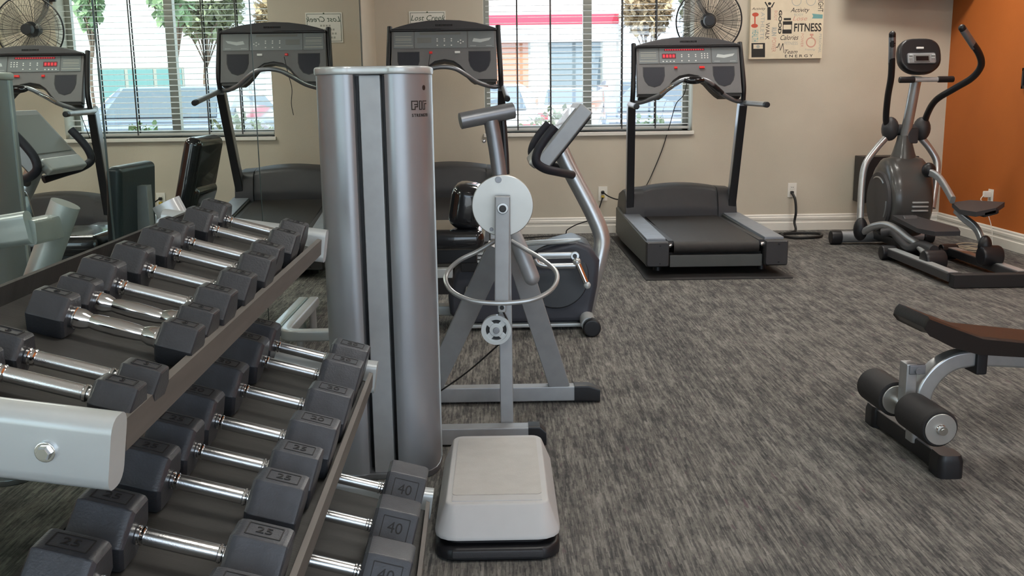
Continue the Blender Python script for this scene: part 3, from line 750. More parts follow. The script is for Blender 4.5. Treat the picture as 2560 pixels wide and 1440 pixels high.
# ================================================================== TREADMILLS
def treadmill(name, lab, loc, tilt, lit):
    t = thing(name, lab, 'treadmill', loc, (tilt, 0, 0), group='treadmills facing the back wall')
    # side rails with foot plates and end caps
    for s in (-1, 1):
        b = NB(); prism(b, [(.045, .06), (1.30, .035), (1.62, .05), (1.62, .25), (1.30, .235), (.045, .208)], 'yz', s * .295, s * .432, .008); r = obj('side_rail', b, 'plastic_green', t)
        b = NB(); bb(b, s * .305, s * .425, .075, 1.24, .207, .226, .004); bmesh.ops.rotate(b, cent=(0, .1, .21), matrix=Matrix.Rotation(math.radians(.8), 3, 'X'), verts=b.verts); obj('foot_plate', b, 'footrail', r)
        b = NB(); loft(b, [[(s * .364 + x, y, .135 + z) for x, z in rrect(.142 * k, .158 * k, .012, 2)] for y, k in ((.0, .90), (.012, .99), (.05, 1.0))]); c = obj('end_cap', b, 'plastic_dark', t)
        for zz in (.19, .08):
            b = NB(); cyl(b, (s * .364 + .012, .002, zz), (s * .364 + .012, -.003, zz), .006, seg=10); obj('screw', b, 'black', c)
        b = NB(); bb(b, s * .262, s * .296, .05, 1.24, .18, .214, .003); obj('belt_trim', b, 'plastic_dark', t)
        b = NB(); cyl(b, (s * .275, .055, .185), (s * .296, .055, .185), .017, seg=14, bev=.002); obj('roller_end', b, 'chrome', t)
    # belt loop
    b = NB(); P = [(1.30, .222), (.06, .208)] + [(.06 - .037 * math.sin(a), .171 + .037 * math.cos(a)) for a in [k * PI / 10 for k in range(11)]] + [(1.30, .145)]
    rows = [[b.verts.new((x, y, z)) for y, z in P] for x in (-.262, .262)]
    for k in range(len(P)): b.faces.new((rows[0][k], rows[0][(k + 1) % len(P)], rows[1][(k + 1) % len(P)], rows[1][k]))
    obj('belt', b, 'belt', t)
    b = NB(); bb(b, -.285, .285, .035, .07, .05, .125, .005); obj('rear_panel', b, 'plastic_green', t)
    b = NB(); bb(b, -.29, .29, .09, 1.55, .06, .135); obj('deck_frame', b, 'black_matte', t)
    # hood
    def sec(y, zc, zs, zb, hw, n=10): 
        top = [(-hw + 2 * hw * k / n, y, zs + (zc - zs) * (1 - (2 * k / n - 1) ** 2)) for k in range(n + 1)]
        return top + [(hw, y, zb), (-hw, y, zb)]
    b = NB(); loft(b, [sec(1.235, .262, .255, .20, .275), sec(1.245, .30, .285, .20, .275), sec(1.285, .415, .395, .19, .272), sec(1.325, .440, .418, .18, .270), sec(1.42, .452, .425, .16, .27), sec(1.66, .40, .38, .10, .265), sec(1.74, .33, .32, .09, .255)])
    obj('motor_hood', b, 'plastic_dark', t, smooth=40)
    for s in (-1, 1):
        def sec2(y, z1, z2, zb): return [(s * .272, y, z1), (s * .36, y, z1 - .006), (s * .405, y, z2), (s * .42, y, zb), (s * .272, y, zb)]
        b = NB(); loft(b, [sec2(1.215, .262, .25, .17), sec2(1.25, .375, .36, .14), sec2(1.30, .418, .395, .12), sec2(1.42, .425, .40, .10), sec2(1.66, .37, .35, .07), sec2(1.73, .30, .28, .08)])
        obj('hood_shoulder', b, 'plastic_dark', t, smooth=40)
        # posts
        p0 = V(s * .372, 1.285, .24); p1 = V(s * .392, 1.10, 1.03)
        b = NB(); sweep(b, [p0, p1], rrect(.052, .085, .008, 2), False, Vector((0, 1, 0))); po = obj('post', b, 'post_silver', t)
        d = (p1 - p0).normalized(); n_ = Vector((0, -1, 0)) - d * Vector((0, -1, 0)).dot(d); n_.normalize()
        b = NB(); sweep(b, [p0 + n_ * .036, p1 + n_ * .036 - d * .01], rrect(.054, .022, .004, 2), False, Vector((0, 1, 0))); obj('post_strip', b, 'black', po)
        # side handle
        b = NB(); tube(b, [(s * .375, 1.19, 1.055), (s * .385, 1.13, 1.035), (s * .405, 1.05, 1.03), (s * .425, .59, 1.022)], .018, 14); h = obj('side_handle', b, 'silver_painted', t)
        b = NB(); cyl(b, (s * .4245, .615, 1.0225), (s * .426, .565, 1.021), .0195, seg=14, bev=.006); obj('end_plug', b, 'black', h)
        # console side bar
        b = NB(); tube(b, [(s * .372, 1.15, 1.445), (s * .375, 1.12, 1.37), (s * .385, 1.05, 1.16), (s * .388, 1.06, 1.05)], .0175, 12); obj('console_bar', b, 'black', t)
    tl = math.radians(21); y0, z0 = .990, 1.10
    def cp(u, v, d=0.0): return (u, y0 + v * math.sin(tl) - d * math.cos(tl), z0 + v * math.cos(tl) + d * math.sin(tl))
    def slab(b, poly, d0, d1, bev=0):
        tt = bmesh.new()
        A = [tt.verts.new(cp(u, v, d0)) for u, v in poly]; B_ = [tt.verts.new(cp(u, v, d1)) for u, v in poly]; n = len(poly)
        fa = tt.faces.new(A); fb = tt.faces.new(B_[::-1])
        for k in range(n): tt.faces.new((A[(k + 1) % n], A[k], B_[k], B_[(k + 1) % n]))
        bmesh.ops.recalc_face_normals(tt, faces=tt.faces)
        if bev:
            ed = [e for e in tt.edges if fb in e.link_faces]; bmesh.ops.bevel(tt, geom=ed, offset=bev, segments=2, profile=.5, affect='EDGES')
        merge(b, tt); return b
    arch = [(-.185, .012), (-.150, .048), (-.11, .098), (-.065, .130), (0, .142), (.065, .130), (.11, .098), (.150, .048), (.185, .012), (.21, 0)]
    body = [(-.362, 0), (-.21, 0)] + arch + [(.362, 0), (.358, .342), (-.358, .342)]
    b = NB(); slab(b, body, -.055, 0, .006); con = obj('console', b, 'plastic_grey', t)
    lip = [(-.355, .006), (-.355, -.018), (-.205, -.018)] + [(u * .97, v - .012) for u, v in arch[:-1]] + [(.205, -.018), (.355, -.018), (.355, .006), (.20, .006)] + [(u, v + .006) for u, v in arch[:-1][::-1]] + [(-.20, .006)]
    b = NB(); slab(b, lip, -.07, -.012, 0); obj('console_underside', b, 'black', con)
    # arched top cap
    top = [(-.362, .335)] + [(.362, .335), (.362, .352), (.30, .372), (.22, .392), (.11, .408), (0, .413), (-.11, .408), (-.22, .392), (-.30, .372), (-.362, .352)]
    b = NB(); slab(b, top, -.075, .022, .012); cap = obj('top_cap', b, 'cap_dark', con)
    Mx = basis(cp(0, .372, .0225), (1, 0, 0), (0, math.sin(tl), math.cos(tl)), (0, -math.cos(tl), math.sin(tl)))
    b = NB()
    for k in range(14):
        b2 = (-.055 + k * .0085); bb(b, b2, b2 + .005, -.006, .006, 0, .001)
    bmesh.ops.transform(b, matrix=Mx, verts=b.verts); obj('cap_badge', b, 'black_gloss', cap)
    def rect(u0, u1, v0, v1): return [(u0, v0), (u1, v0), (u1, v1), (u0, v1)]
    for u0, u1 in ((-.343, -.207), (-.200, .157), (.166, .343)):
        b = NB(); slab(b, rect(u0, u1, .220, .334), -.002, .004, .002); p = obj('display_panel', b, 'panel_glass', con)
        if u0 < -.3:
            b = NB()
            for v0, v1 in ((.300, .3035), (.286, .2885), (.279, .2815), (.272, .2745), (.2585, .261)): slab(b, rect(u0 + .012, u1 - .014, v0, v1), .004, .0048)
            slab(b, rect(u0 + .004, u1 - .006, .236, .2405), .004, .0048)
            obj('printed_lines', b, 'ink_grey', p)
        elif u0 > .1:
            b = NB(); slab(b, [(.195, .262), (.25, .255), (.31, .270), (.325, .288), (.25, .278), (.205, .285)], .004, .0048); slab(b, rect(.18, .22, .231, .2335), .004, .0048); slab(b, rect(.29, .33, .231, .2335), .004, .0048)
            obj('printed_swoosh', b, 'panel_print', p)
        else:
            b = NB(); slab(b, rect(-.165, .115, .312, .327), .004, .0052); md = obj('message_display', b, 'led_base' if lit else 'led_off', p)
            b = NB(); slab(b, rect(-.182, -.085, .256, .292), .004, .0052); nd = obj('number_display', b, 'led_base' if lit else 'led_off', p)
            if lit:
                b = NB()
                for k in range(17):
                    u = -.160 + k * .0162; slab(b, rect(u, u + .0105, .3155, .3235), .0052, .0060)
                for k in range(4):
                    u = -.176 + k * .0225; slab(b, rect(u, u + .015, .263, .285), .0052, .0060)
                obj('led_segments', b, 'led_red', p)
            b = NB(); dots = [(u, v) for u in (-.045, .004, .052) for v in (.282, .268)] + [(u, .238) for u in (-.045, .004, .052)]
            dots += [(u, v) for u in (.095, .115, .135) for v in (.288, .273, .258)] if lit else [(.115, .272), (.115, .252), (.098, .262), (.132, .262)]
            if lit: dots += [(u, .235) for u in (-.175, -.15, -.125, -.10)]
            for u, v in dots: slab(b, [(u + .0052 * math.cos(a), v + .0042 * math.sin(a)) for a in [k * PI / 4 for k in range(8)]], .004, .0058)
            obj('keypad_buttons', b, 'button_white', p)
    for s in (-1, 1):
        cup = [(s * u, v) for u, v in ((.172, .192), (.172, .130), (.182, .095), (.205, .065), (.243, .052), (.282, .065), (.304, .095), (.314, .130), (.314, .192))]
        b = NB(); slab(b, cup, -.004, .002, .001); obj('cup_holder', b, 'navy_grip', con)
        rim = [(s * .243 + (u - s * .243) * 1.07, .122 + (v - .122) * 1.07) for u, v in cup]
        b = NB(); slab(b, rim, -.004, .0012, .0005); obj('cup_rim', b, 'plastic_dark', con)
    for u, m, w in ((-.090, 'button_red', .022), (.092, 'button_red' if lit else 'button_white', .036)):
        b = NB(); slab(b, rect(u - w / 2, u + w / 2, .180, .196), 0, .010, .003); obj('console_button', b, m, con)
    # front handle bar
    b = NB(); tube(b, [(-.39, 1.09, 1.045), (-.33, 1.03, 1.045), (-.23, .95, 1.085), (-.15, .89, 1.145), (-.08, .865, 1.188), (0, .86, 1.200), (.08, .865, 1.188), (.15, .89, 1.145), (.23, .95, 1.085), (.33, 1.03, 1.045), (.39, 1.09, 1.045)], .0155, 12)
    hb = obj('front_handlebar', b, 'silver_dark', t)
    if lit:
        b = NB(); ball(b, (0, .855, 1.188), .06, 1.25, .42, .45); obj('pulse_pod', b, 'black_gloss', hb)
        for s in (-1, 1):
            b = NB(); tube(b, [(s * .10, .873, 1.178), (s * .15, .89, 1.145), (s * .21, .932, 1.10)], .0165, 12); obj('sensor_grip', b, 'chrome' if s < 0 else 'black', hb)
    else:
        b = NB(); tube(b, [(-.09, .975, 1.27), (-.11, .96, 1.16), (-.13, .95, 1.06), (-.118, .95, .96), (-.126, .95, .88)], .0025, 6); obj('safety_cord', b, 'cord_black', con)
    # legs down to the floor
    for s in (-1, 1):
        zf = -1.45 * math.tan(tilt); b = NB(); bb(b, s * .30, s * .36, 1.40, 1.52, zf + .022, .16, .005); cyl(b, (s * .26, 1.46, zf + .03), (s * .39, 1.46, zf + .03), .027, seg=16); obj('lift_leg', b, 'black', t)
        b = NB(); cyl(b, (s * .33, .22, -.22 * math.tan(tilt) + .002), (s * .33, .22, .07), .03, .025, 14); obj('rear_foot', b, 'black', t)
    return t
treadmill('treadmill', 'dark treadmill with red lit display below the wall fan, right of the window', (1.32, 5.90, .006), 0.0, True)
treadmill('treadmill', 'inclined dark treadmill with unlit display, behind the silver weight tower', (-.372, 6.02, 0), math.radians(7.5), False)
mt = thing('rubber_mat', 'thin black rubber mat under the right treadmill', 'mat', (1.30, 6.5, 0))
b = NB(); bb(b, .87, 1.76, 5.80, 7.70, 0, .006, .002); wobj('sheet', b, 'black_matte', mt)

# ================================================================== WALL FAN
fan = thing('wall_fan', 'black wall-mounted fan with wire cage above the right treadmill', 'fan', (1.60, 7.94, 1.95))
FC = V(1.587, 7.60, 1.641); FR = .243
fd = V(-.10, -1, -.05).normalized(); fx, fy = frame_of(fd)
def fp(r, a, d): return FC + (fx * math.cos(a) + fy * math.sin(a)) * r + fd * d
b = NB(); tube(b, [fp(FR, 2 * PI * k / 40, 0) for k in range(40)], .006, 8, 2, True); wobj('cage_ring', b, 'black', fan)
b = NB(); NW = 60
for k in range(NW):
    a = 2 * PI * k / NW
    tube(b, [fp(.055, a, .075), fp(.15, a + .10, .072), fp(.225, a + .16, .035), fp(FR, a + .18, 0)], .0012, 4, 3)
for r, d in ((.10, .075), (.17, .066), (.22, .040)): tube(b, [fp(r, 2 * PI * k / 32, d) for k in range(32)], .0012, 4, 1, True)
wobj('front_guard', b, 'black', fan)
b = NB()
for k in range(12):
    a = 2 * PI * k / 12
    tube(b, [fp(.05, a, -.085), fp(.16, a, -.08), fp(.23, a, -.045), fp(FR, a, 0)], .0026, 6, 3)
for k in range(36):
    a = 2 * PI * k / 36
    tube(b, [fp(.05, a, -.085), fp(.16, a, -.08), fp(.23, a, -.045), fp(FR, a, 0)], .0012, 4, 3)
wobj('rear_guard', b, 'black', fan)
for k in range(3):
    a0 = 2 * PI * k / 3 + .4; b = NB(); rows = []
    for r in (.045, .09, .14, .19, .222):
        w = .35 + .35 * math.sin(min(1, r / .2) * PI * .6)
        rows.append([fp(r, a0 + w * (j / 4 - .5) * 2, -.02 + .05 * (j / 4 - .5) * (1 - r * 1.5)) for j in range(5)])
    R = [[b.verts.new(p) for p in q] for q in rows]
    for i in range(4):
        for j in range(4): b.faces.new((R[i][j], R[i][j + 1], R[i + 1][j + 1], R[i + 1][j]))
    bl_ = wobj('fan_blade', b, 'fan_blade', fan)
b = NB(); cyl(b, fp(0, 0, .082), fp(0, 0, .03), .040, .046, 20, .006); wobj('hub', b, 'black', fan)
b = NB(); cyl(b, fp(0, 0, -.02), fp(0, 0, -.16), .060, .045, 20, .012); wobj('motor', b, 'black', fan)
b = NB(); tube(b, [fp(0, 0, -.14), V(1.60, 7.77, 1.70), V(1.55, 7.82, 1.80), V(1.56, 7.88, 1.93)], .017, 12); wobj('arm', b, 'black', fan)
b = NB(); box(b, (1.56, 7.925, 1.95), (.10, .03, .16), None, .008); wobj('wall_plate', b, 'black', fan)
b = NB(); tube(b, [(1.486, 7.800, 1.362), (1.462, 7.840, 1.119), (1.405, 7.900, 1.027), (1.364, 7.925, 0.870), (1.304, 7.930, 0.664), (1.220, 7.930, 0.457), (1.165, 7.900, 0.338), (1.148, 7.850, 0.143)], .0035, 6); wobj('power_cord', b, 'cord_black', fan)

# ================================================================== RECUMBENT BIKE
bk = thing('exercise_bike', 'recumbent exercise bike with dark shroud and tilted silver console', 'exercise bike', (.05, 4.75, 0))
poly = [(-0.203, 4.550, 0.006), (-0.251, 4.550, 0.081), (-0.258, 4.550, 0.169), (-0.227, 4.550, 0.284), (-0.176, 4.550, 0.346), (-0.026, 4.550, 0.351), (0.087, 4.550, 0.365), (0.182, 4.550, 0.386), (0.276, 4.550, 0.415), (0.351, 4.550, 0.431), (0.422, 4.550, 0.402), (0.468, 4.550, 0.330), (0.457, 4.550, 0.206), (0.427, 4.550, 0.051), (0.408, 4.550, 0.000)]
b = NB(); prism(b, [(p[0], max(p[2], .03)) for p in poly], 'xz', 4.58, 4.88, .03, 3); wobj('shroud', b, 'shroud_blue', bk)
b = NB(); bar(b, [(-.23, 4.73, .028), (.42, 4.73, .028)], .22, .03, .01, upv=Vector((0, 0, 1))); bb(b, -.2, .40, 4.565, 4.585, .015, .032, .004); wobj('base_frame', b, 'silver_light', bk)
for x, w0, w1 in ((.405, 4.45, 5.02), (-.50, 4.50, 4.98)):
    b = NB(); tube(b, [(x, w0, .05), (x, w1, .05)], .036, 16); wobj('floor_bar', b, 'silver_light', bk)
    for yy in (w0 - .01, w1 + .01):
        b = NB(); cyl(b, (x + .01, yy - .032, .042), (x + .01, yy + .032, .042), .042, seg=20, bev=.01); wobj('foot_wheel', b, 'black', bk)
b = NB(); bar(b, [(-.52, 4.73, .075), (-.2, 4.73, .075)], .08, .05, .01, upv=Vector((0, 0, 1))); wobj('rear_beam', b, 'silver_light', bk)
b = NB(); tube(b, [(0.390, 4.660, -0.018), (0.433, 4.660, 0.185), (0.477, 4.680, 0.338), (0.486, 4.700, 0.433), (0.438, 4.720, 0.557), (0.343, 4.740, 0.740), (0.286, 4.750, 0.859)], .040, 20, 6); wobj('console_post', b, 'silver', bk)
b = NB(); cyl(b, (0.258, 4.575, 0.262), (0.259, 4.600, 0.258), .155, seg=48, bev=.006); wobj('crank_cover', b, 'black', bk)
# crank and pedal
b = NB(); bar(b, [(0.169, 4.470, 0.377), (0.334, 4.470, 0.378)], .030, .022, .008, upv=Vector((0, 1, 0))); cyl(b, (0.338, 4.455, 0.376), (0.342, 4.505, 0.368), .021, seg=20, bev=.004); wobj('upper_link', b, 'silver', bk)
b = NB(); tube(b, [(0.155, 4.440, 0.367), (0.173, 4.440, 0.344), (0.223, 4.440, 0.334), (0.339, 4.440, 0.334)], .014, 14); ball(b, (0.346, 4.440, 0.351), .020); wobj('lower_link', b, 'silver', bk)
b = NB(); cyl(b, (0.350, 4.420, 0.345), (0.386, 4.410, 0.259), .013, seg=18, bev=.003); ped = wobj('pedal_tube', b, 'chrome', bk)
b = NB(); ball(b, (0.391, 4.410, 0.247), .017); wobj('pedal_knob', b, 'silver_light', ped)
b = NB(); cyl(b, (0.338, 4.455, 0.376), (0.338, 4.450, 0.377), .010, seg=16); wobj('link_bolt', b, 'black', bk)
b = NB(); sweep(b, spline([(0.070, 4.620, 0.408), (0.146, 4.600, 0.419), (0.240, 4.580, 0.425), (0.315, 4.570, 0.431), (0.374, 4.560, 0.439)], 5), rrect(.035, .022, .008, 3), False, Vector((0, 0, 1)), [1] * 14 + [1, .95, .85, .75, .6, .5, .35]); wobj('side_handle', b, 'silver_light', bk)
b = NB(); tube(b, [(-0.123, 4.540, 0.198), (-0.170, 4.545, 0.205)], .019, 14); wobj('heel_cap', b, 'silver_light', bk)
# seat and backrest
b = NB(); box(b, (-.30, 4.76, .445), (.36, .42, .09), Matrix.Rotation(math.radians(-4), 3, 'Y'), .035, 4); wobj('seat', b, 'vinyl', bk)
b = NB(); box(b, (-.455, 4.76, .74), (.085, .40, .40), Matrix.Rotation(math.radians(-14), 3, 'Y'), .035, 4); wobj('backrest', b, 'vinyl', bk)
b = NB(); box(b, (-.435, 4.76, .62), (.09, .36, .20), Matrix.Rotation(math.radians(-20), 3, 'Y'), .04, 4); wobj('lumbar_pad', b, 'vinyl', bk)
b = NB(); bar(b, [(-.42, 4.76, .09), (-.38, 4.76, .41)], .10, .08, .01, upv=Vector((0, 1, 0))); bar(b, [(-.44, 4.76, .36), (-.14, 4.76, .32)], .12, .05, .008, upv=Vector((0, 0, 1))); wobj('seat_post', b, 'black', bk)
b = NB(); bb(b, -.19, -.03, 4.50, 4.60, .30, .385, .006)
sc_ = wobj('seat_carriage', b, 'black', bk)
for k in range(4):
    b = NB(); p = V((-0.076, 4.490, 0.411)); bb(b, p.x - .036, p.x + .032, 4.488, 4.502, p.z - .012 - k * .018, p.z - k * .018, .002); wobj('carriage_rib', b, 'silver_light', sc_)
b = NB(); p = V((-0.278, 4.500, 0.297)); bb(b, p.x - .22, p.x + .05, 4.49, 4.54, p.z - .022, p.z + .022, .004); wobj('seat_rail', b, 'silver_light', bk)
b = NB(); bb(b, p.x - .22, p.x + .045, 4.495, 4.54, p.z - .10, p.z - .023, .003); wobj('seat_rail_box', b, 'black_matte', bk)
# console slab
c0 = V((0.191, 4.620, 0.804)); c1 = V((0.385, 4.620, 1.041)); dd = (c1 - c0); L_ = dd.length; dd.normalize(); nn = Vector((-dd.z, 0, dd.x)).normalized()
def cs(u, v, w): return c0 + dd * u + nn * v + Vector((0, w, 0))
def cslab(b, u0, u1, v0, v1, w0, w1, bev=.008):
    R3 = Matrix((dd, Vector((0, 1, 0)), nn)).transposed(); c = cs((u0 + u1) / 2, (v0 + v1) / 2, (w0 + w1) / 2)
    return box(b, c, (u1 - u0, w1 - w0, v1 - v0), R3, bev, 3)
b = NB(); cslab(b, -.005, L_ + .012, -.040, .030, -.13, .32, .007); con = wobj('console', b, 'silver_painted', bk)
b = NB(); cslab(b, .01, L_ - .01, -.05, -.03, -.11, .30, .006); wobj('console_back', b, 'black', con)
b = NB(); cslab(b, .06, L_ - .02, .028, .034, -.10, .29, .002); wobj('display_face', b, 'panel_glass', con)
b = NB(); cslab(b, -.045, .03, .0, .045, -.10, .29, .012); wobj('reading_shelf', b, 'silver_light', con)
for yy in (4.44, 5.03):
    b = NB(); off = yy - 4.44
    tube(b, [V((0.250, 4.440, 0.967)) + V(0, off, 0), V((0.203, 4.440, 0.911)) + V(0, off, 0), V((0.170, 4.440, 0.858)) + V(0, off, 0), V((0.164, 4.440, 0.810)) + V(0, off, 0), V((0.203, 4.460, 0.778)) + V(0, off * .9, 0), V((0.266, 4.520, 0.758)) + V(0, off * .75, 0), V((0.343, 4.700, 0.730)) + V(0, off * .3, 0)], .020, 14); wobj('grip_handle', b, 'navy_grip', bk)

# ================================================================== ELLIPTICAL
el = thing('elliptical_trainer', 'dark elliptical trainer with curved moving handles in the corner by the orange wall', 'elliptical trainer', (2.80, 6.3, 0))
b = NB(); tube(b, [(2.50, 7.13, .055), (3.12, 7.13, .055)], .042, 16); wobj('front_foot', b, 'silver_painted', el)
for x in (2.465, 3.145):
    b = NB(); cyl(b, (x - .04, 7.13, .052), (x + .04, 7.13, .052), .052, seg=18, bev=.01); wobj('foot_cap', b, 'black', el)
b = NB(); bar(b, [(2.80, 7.13, .07), (2.80, 6.30, .07)], .14, .06, .01, upv=Vector((0, 0, 1))); wobj('spine', b, 'black', el)
for x in (2.585, 2.985):
    b = NB(); bar(b, [(x + .01, 6.42, .055), (x, 5.47, .055)], .085, .05, .006, upv=Vector((0, 0, 1))); r = wobj('rail', b, 'plastic_dark', el)
    b = NB(); bb(b, x - .028, x + .028, 5.49, 6.38, .078, .084, .001); wobj('track_plate', b, 'silver_light', r)
    b = NB(); cyl(b, (x - .06, 6.42, .05), (x + .05, 6.42, .05), .05, seg=18, bev=.01); wobj('rail_foot', b, 'black', el)
b = NB(); bb(b, 2.555, 3.03, 5.41, 5.48, .002, .078, .006); wobj('rear_bar', b, 'black_matte', el)
b = NB(); bb(b, 2.60, 3.0, 6.36, 6.44, .02, .075, .006); wobj('cross_bar', b, 'black', el)
# flywheel shroud: egg body
def egg(y, k): 
    return [(2.825 + .165 * k * math.cos(a) * (1 if math.sin(a) < 0 else .92), y, .355 + (.285 if math.sin(a) > 0 else .265) * k * math.sin(a)) for a in [2 * PI * j / 28 for j in range(28)]]
def eggyz(x, k): 
    return [(x, 6.86 + .24 * k * math.cos(a), .355 + (.30 if math.sin(a) > 0 else .265) * k * math.sin(a)) for a in [2 * PI * j / 32 for j in range(32)]]
b = NB(); loft(b, [eggyz(2.665, .70), eggyz(2.672, .86), eggyz(2.695, .97), eggyz(2.74, 1.0), eggyz(2.89, 1.0), eggyz(2.935, .97), eggyz(2.96, .86), eggyz(2.968, .70)]); shr = wobj('flywheel_shroud', b, 'shroud_grey', el, smooth=60)
b = NB(); cyl(b, (2.650, 6.86, .345), (2.672, 6.86, .345), .205, .215, 48, .006); wobj('side_disc', b, 'cap_dark', shr)
for a0, a1 in ((.9, 2.0), (-.6, .1)):
    b = NB(); tube(b, [(2.648, 6.86 - .17 * math.cos(a0 + (a1 - a0) * k / 8), .345 + .17 * math.sin(a0 + (a1 - a0) * k / 8)) for k in range(9)], .005, 6, 2); wobj('arc_trim', b, 'silver', shr)
for k in range(3):
    b = NB(); bb(b, 2.80, 2.91, 6.608, 6.635, .352 - k * .028, .363 - k * .028, .003); wobj('vent_trim', b, 'silver_light', shr)
b = NB(); loft(b, [[(2.825 + x * k, 6.88 + y * k, z) for x, y in circ(1, 20)] for z, k in ((.50, .125), (.60, .105), (.68, .075), (.76, .052), (.80, .045))]); wobj('neck', b, 'shroud_grey', el, smooth=60)
b = NB(); tube(b, [(2.825, 6.88, .76), (2.835, 6.84, .95), (2.85, 6.80, 1.20)], .036, 16); wobj('mast', b, 'silver', el)
# console
b = NB(); R3 = Matrix.Rotation(math.radians(-18), 3, 'X'); 
def crr(k, d): return [V(2.835, 6.765, 1.325) + R3 @ V(x * k, d, z * k + (0.0 if z > 0 else 0.0)) for x, z in [(.145 * (abs(math.cos(a)) ** .62) * (1 if math.cos(a) > 0 else -1) * (1.0 if math.sin(a) > 0 else 1 - .22 * abs(math.sin(a)) ** 2), .122 * (abs(math.sin(a)) ** .72) * (1 if math.sin(a) > 0 else -1)) for a in [2 * PI * j / 40 for j in range(40)]]]
loft(b, [crr(.55, .06), crr(.85, .04), crr(1.0, .005), crr(1.0, -.025), crr(.95, -.042), crr(.86, -.046)]); con = wobj('console', b, 'black', el, smooth=50)
b = NB(); box(b, (2.835, 6.705, 1.318), (.19, .014, .075), R3, .012); wobj('display_frame', b, 'silver_painted', con)
b = NB(); box(b, (2.835, 6.697, 1.316), (.105, .012, .050), R3, .003); wobj('display', b, 'led_off', con)
b = NB(); box(b, (2.835, 6.6915, 1.316), (.085, .005, .032), R3, .001); wobj('screen', b, 'black_gloss', con)
b = NB()
for s in (-1, 1):
    for k in range(3): box(b, (2.835 + s * .075, 6.698, 1.300 + k * .019), (.024, .010, .010), R3, .003)
wobj('keys', b, 'panel_print', con)
b = NB(); box(b, (2.825, 6.715, 1.385), (.05, .010, .014), R3, .003); wobj('badge', b, 'button_white', con)
b = NB(); tube(b, [(2.835, 6.82, 1.19), (2.835, 6.73, 1.178)], .018, 10); tube(b, [(2.715, 6.71, 1.177), (3.045, 6.71, 1.177)], .0165, 14); fb = wobj('fixed_handlebar', b, 'silver_light', el)
for x0, x1 in ((2.695, 2.80), (2.955, 3.065)):
    b = NB(); cyl(b, (x0, 6.71, 1.177), (x1, 6.71, 1.177), .021, seg=16, bev=.006); wobj('pulse_grip', b, 'black', fb)
# moving handles
LH = [(2.596, 6.620, 1.470), (2.609, 6.640, 1.358), (2.636, 6.700, 1.203), (2.660, 6.800, 1.058), (2.697, 6.900, 0.907), (2.733, 6.930, 0.836)]
RH = [(2.907, 6.300, 1.486), (2.972, 6.320, 1.413), (3.056, 6.360, 1.328), (3.102, 6.420, 1.255), (3.088, 6.500, 1.181), (3.030, 6.620, 1.113), (2.977, 6.760, 1.040), (2.975, 6.880, 0.944), (2.975, 6.930, 0.841)]
for P, m in ((LH, 0), (RH, 1)):
    b = NB(); tube(b, P, .022, 14); h = wobj('moving_handle', b, 'black', el)
    b = NB(); ball(b, P[0], .0225); wobj('handle_tip', b, 'black', h)
    b = NB(); tube(b, [V(P[0]).lerp(V(P[1]), .15), P[1], V(P[1]).lerp(V(P[2]), .5)], .0230, 14); wobj('bare_sleeve', b, 'silver_dark', h)
for c in ((2.741, 6.930, 0.844), (2.964, 6.930, 0.841)):
    b = NB(); ball(b, c, .062, .95, 1, 1.35); wobj('pivot_cover', b, 'plastic_dark', el)
b = NB(); cyl(b, (2.741, 6.930, 0.836), (2.964, 6.930, 0.833), .04, seg=18); bb(b, 2.83, 2.905, 6.83, 6.9, .745, .85, .01); wobj('pivot_axle', b, 'plastic_dark', el)
b = NB(); tube(b, [(2.713, 6.930, 0.781), (2.646, 6.920, 0.707), (2.571, 6.900, 0.603), (2.546, 6.880, 0.465), (2.525, 6.820, 0.189)], .024, 14); wobj('lower_arm', b, 'silver', el)
b = NB(); tube(b, [(2.965, 6.930, 0.777), (3.028, 6.920, 0.702), (3.074, 6.900, 0.610), (3.059, 6.860, 0.487), (3.018, 6.800, 0.297)], .024, 14); wobj('lower_arm', b, 'silver', el)
b = NB(); ball(b, (2.523, 6.800, 0.155), .055, .9, .8, 1.5); wobj('arm_joint', b, 'black', el)
b = NB(); ball(b, (2.898, 6.620, 0.577), .042, 1.1, 1, 1.2); wobj('arm_joint', b, 'black', el)
# left pedal arm
b = NB(); tube(b, [(2.536, 6.780, 0.138), (2.571, 6.680, 0.190), (2.614, 6.580, 0.213), (2.645, 6.450, 0.195), (2.661, 6.320, 0.159), (2.678, 6.200, 0.132), (2.668, 6.020, 0.088)], .025, 14); wobj('pedal_arm', b, 'silver', el)
b = NB(); tube(b, [(2.578, 6.550, 0.163), (2.631, 6.500, 0.175), (2.639, 6.380, 0.138), (2.649, 6.250, 0.104), (2.682, 6.150, 0.139), (2.694, 6.000, 0.129)], .030, 12); wobj('pedal_arm', b, 'plastic_dark', el)
b = NB(); loft(b, [[(x + o, y, z + dz) for x, y, z, o in ((2.62, 6.50, .245, 0), (2.76, 6.50, .245, 0), (2.90, 6.14, .205, 0), (2.86, 6.02, .198, 0), (2.70, 6.02, .198, 0), (2.64, 6.14, .205, 0))] for dz in (0, .028)]); bmesh.ops.translate(b, verts=b.verts, vec=(0.0, 0, .015)); pd = wobj('pedal', b, 'plastic_dark', el)
b = NB(); box(b, (2.708, 6.420, 0.265), (.10, .05, .05), Matrix.Rotation(math.radians(35), 3, 'X'), .012); wobj('toe_guard', b, 'plastic_dark', pd)
for px in ((2.641, 5.900, 0.078),):
    b = NB(); cyl(b, V(px) - V(.06, 0, 0), V(px) + V(.075, 0, 0), .068, seg=24, bev=.02); wobj('roller', b, 'black', el)
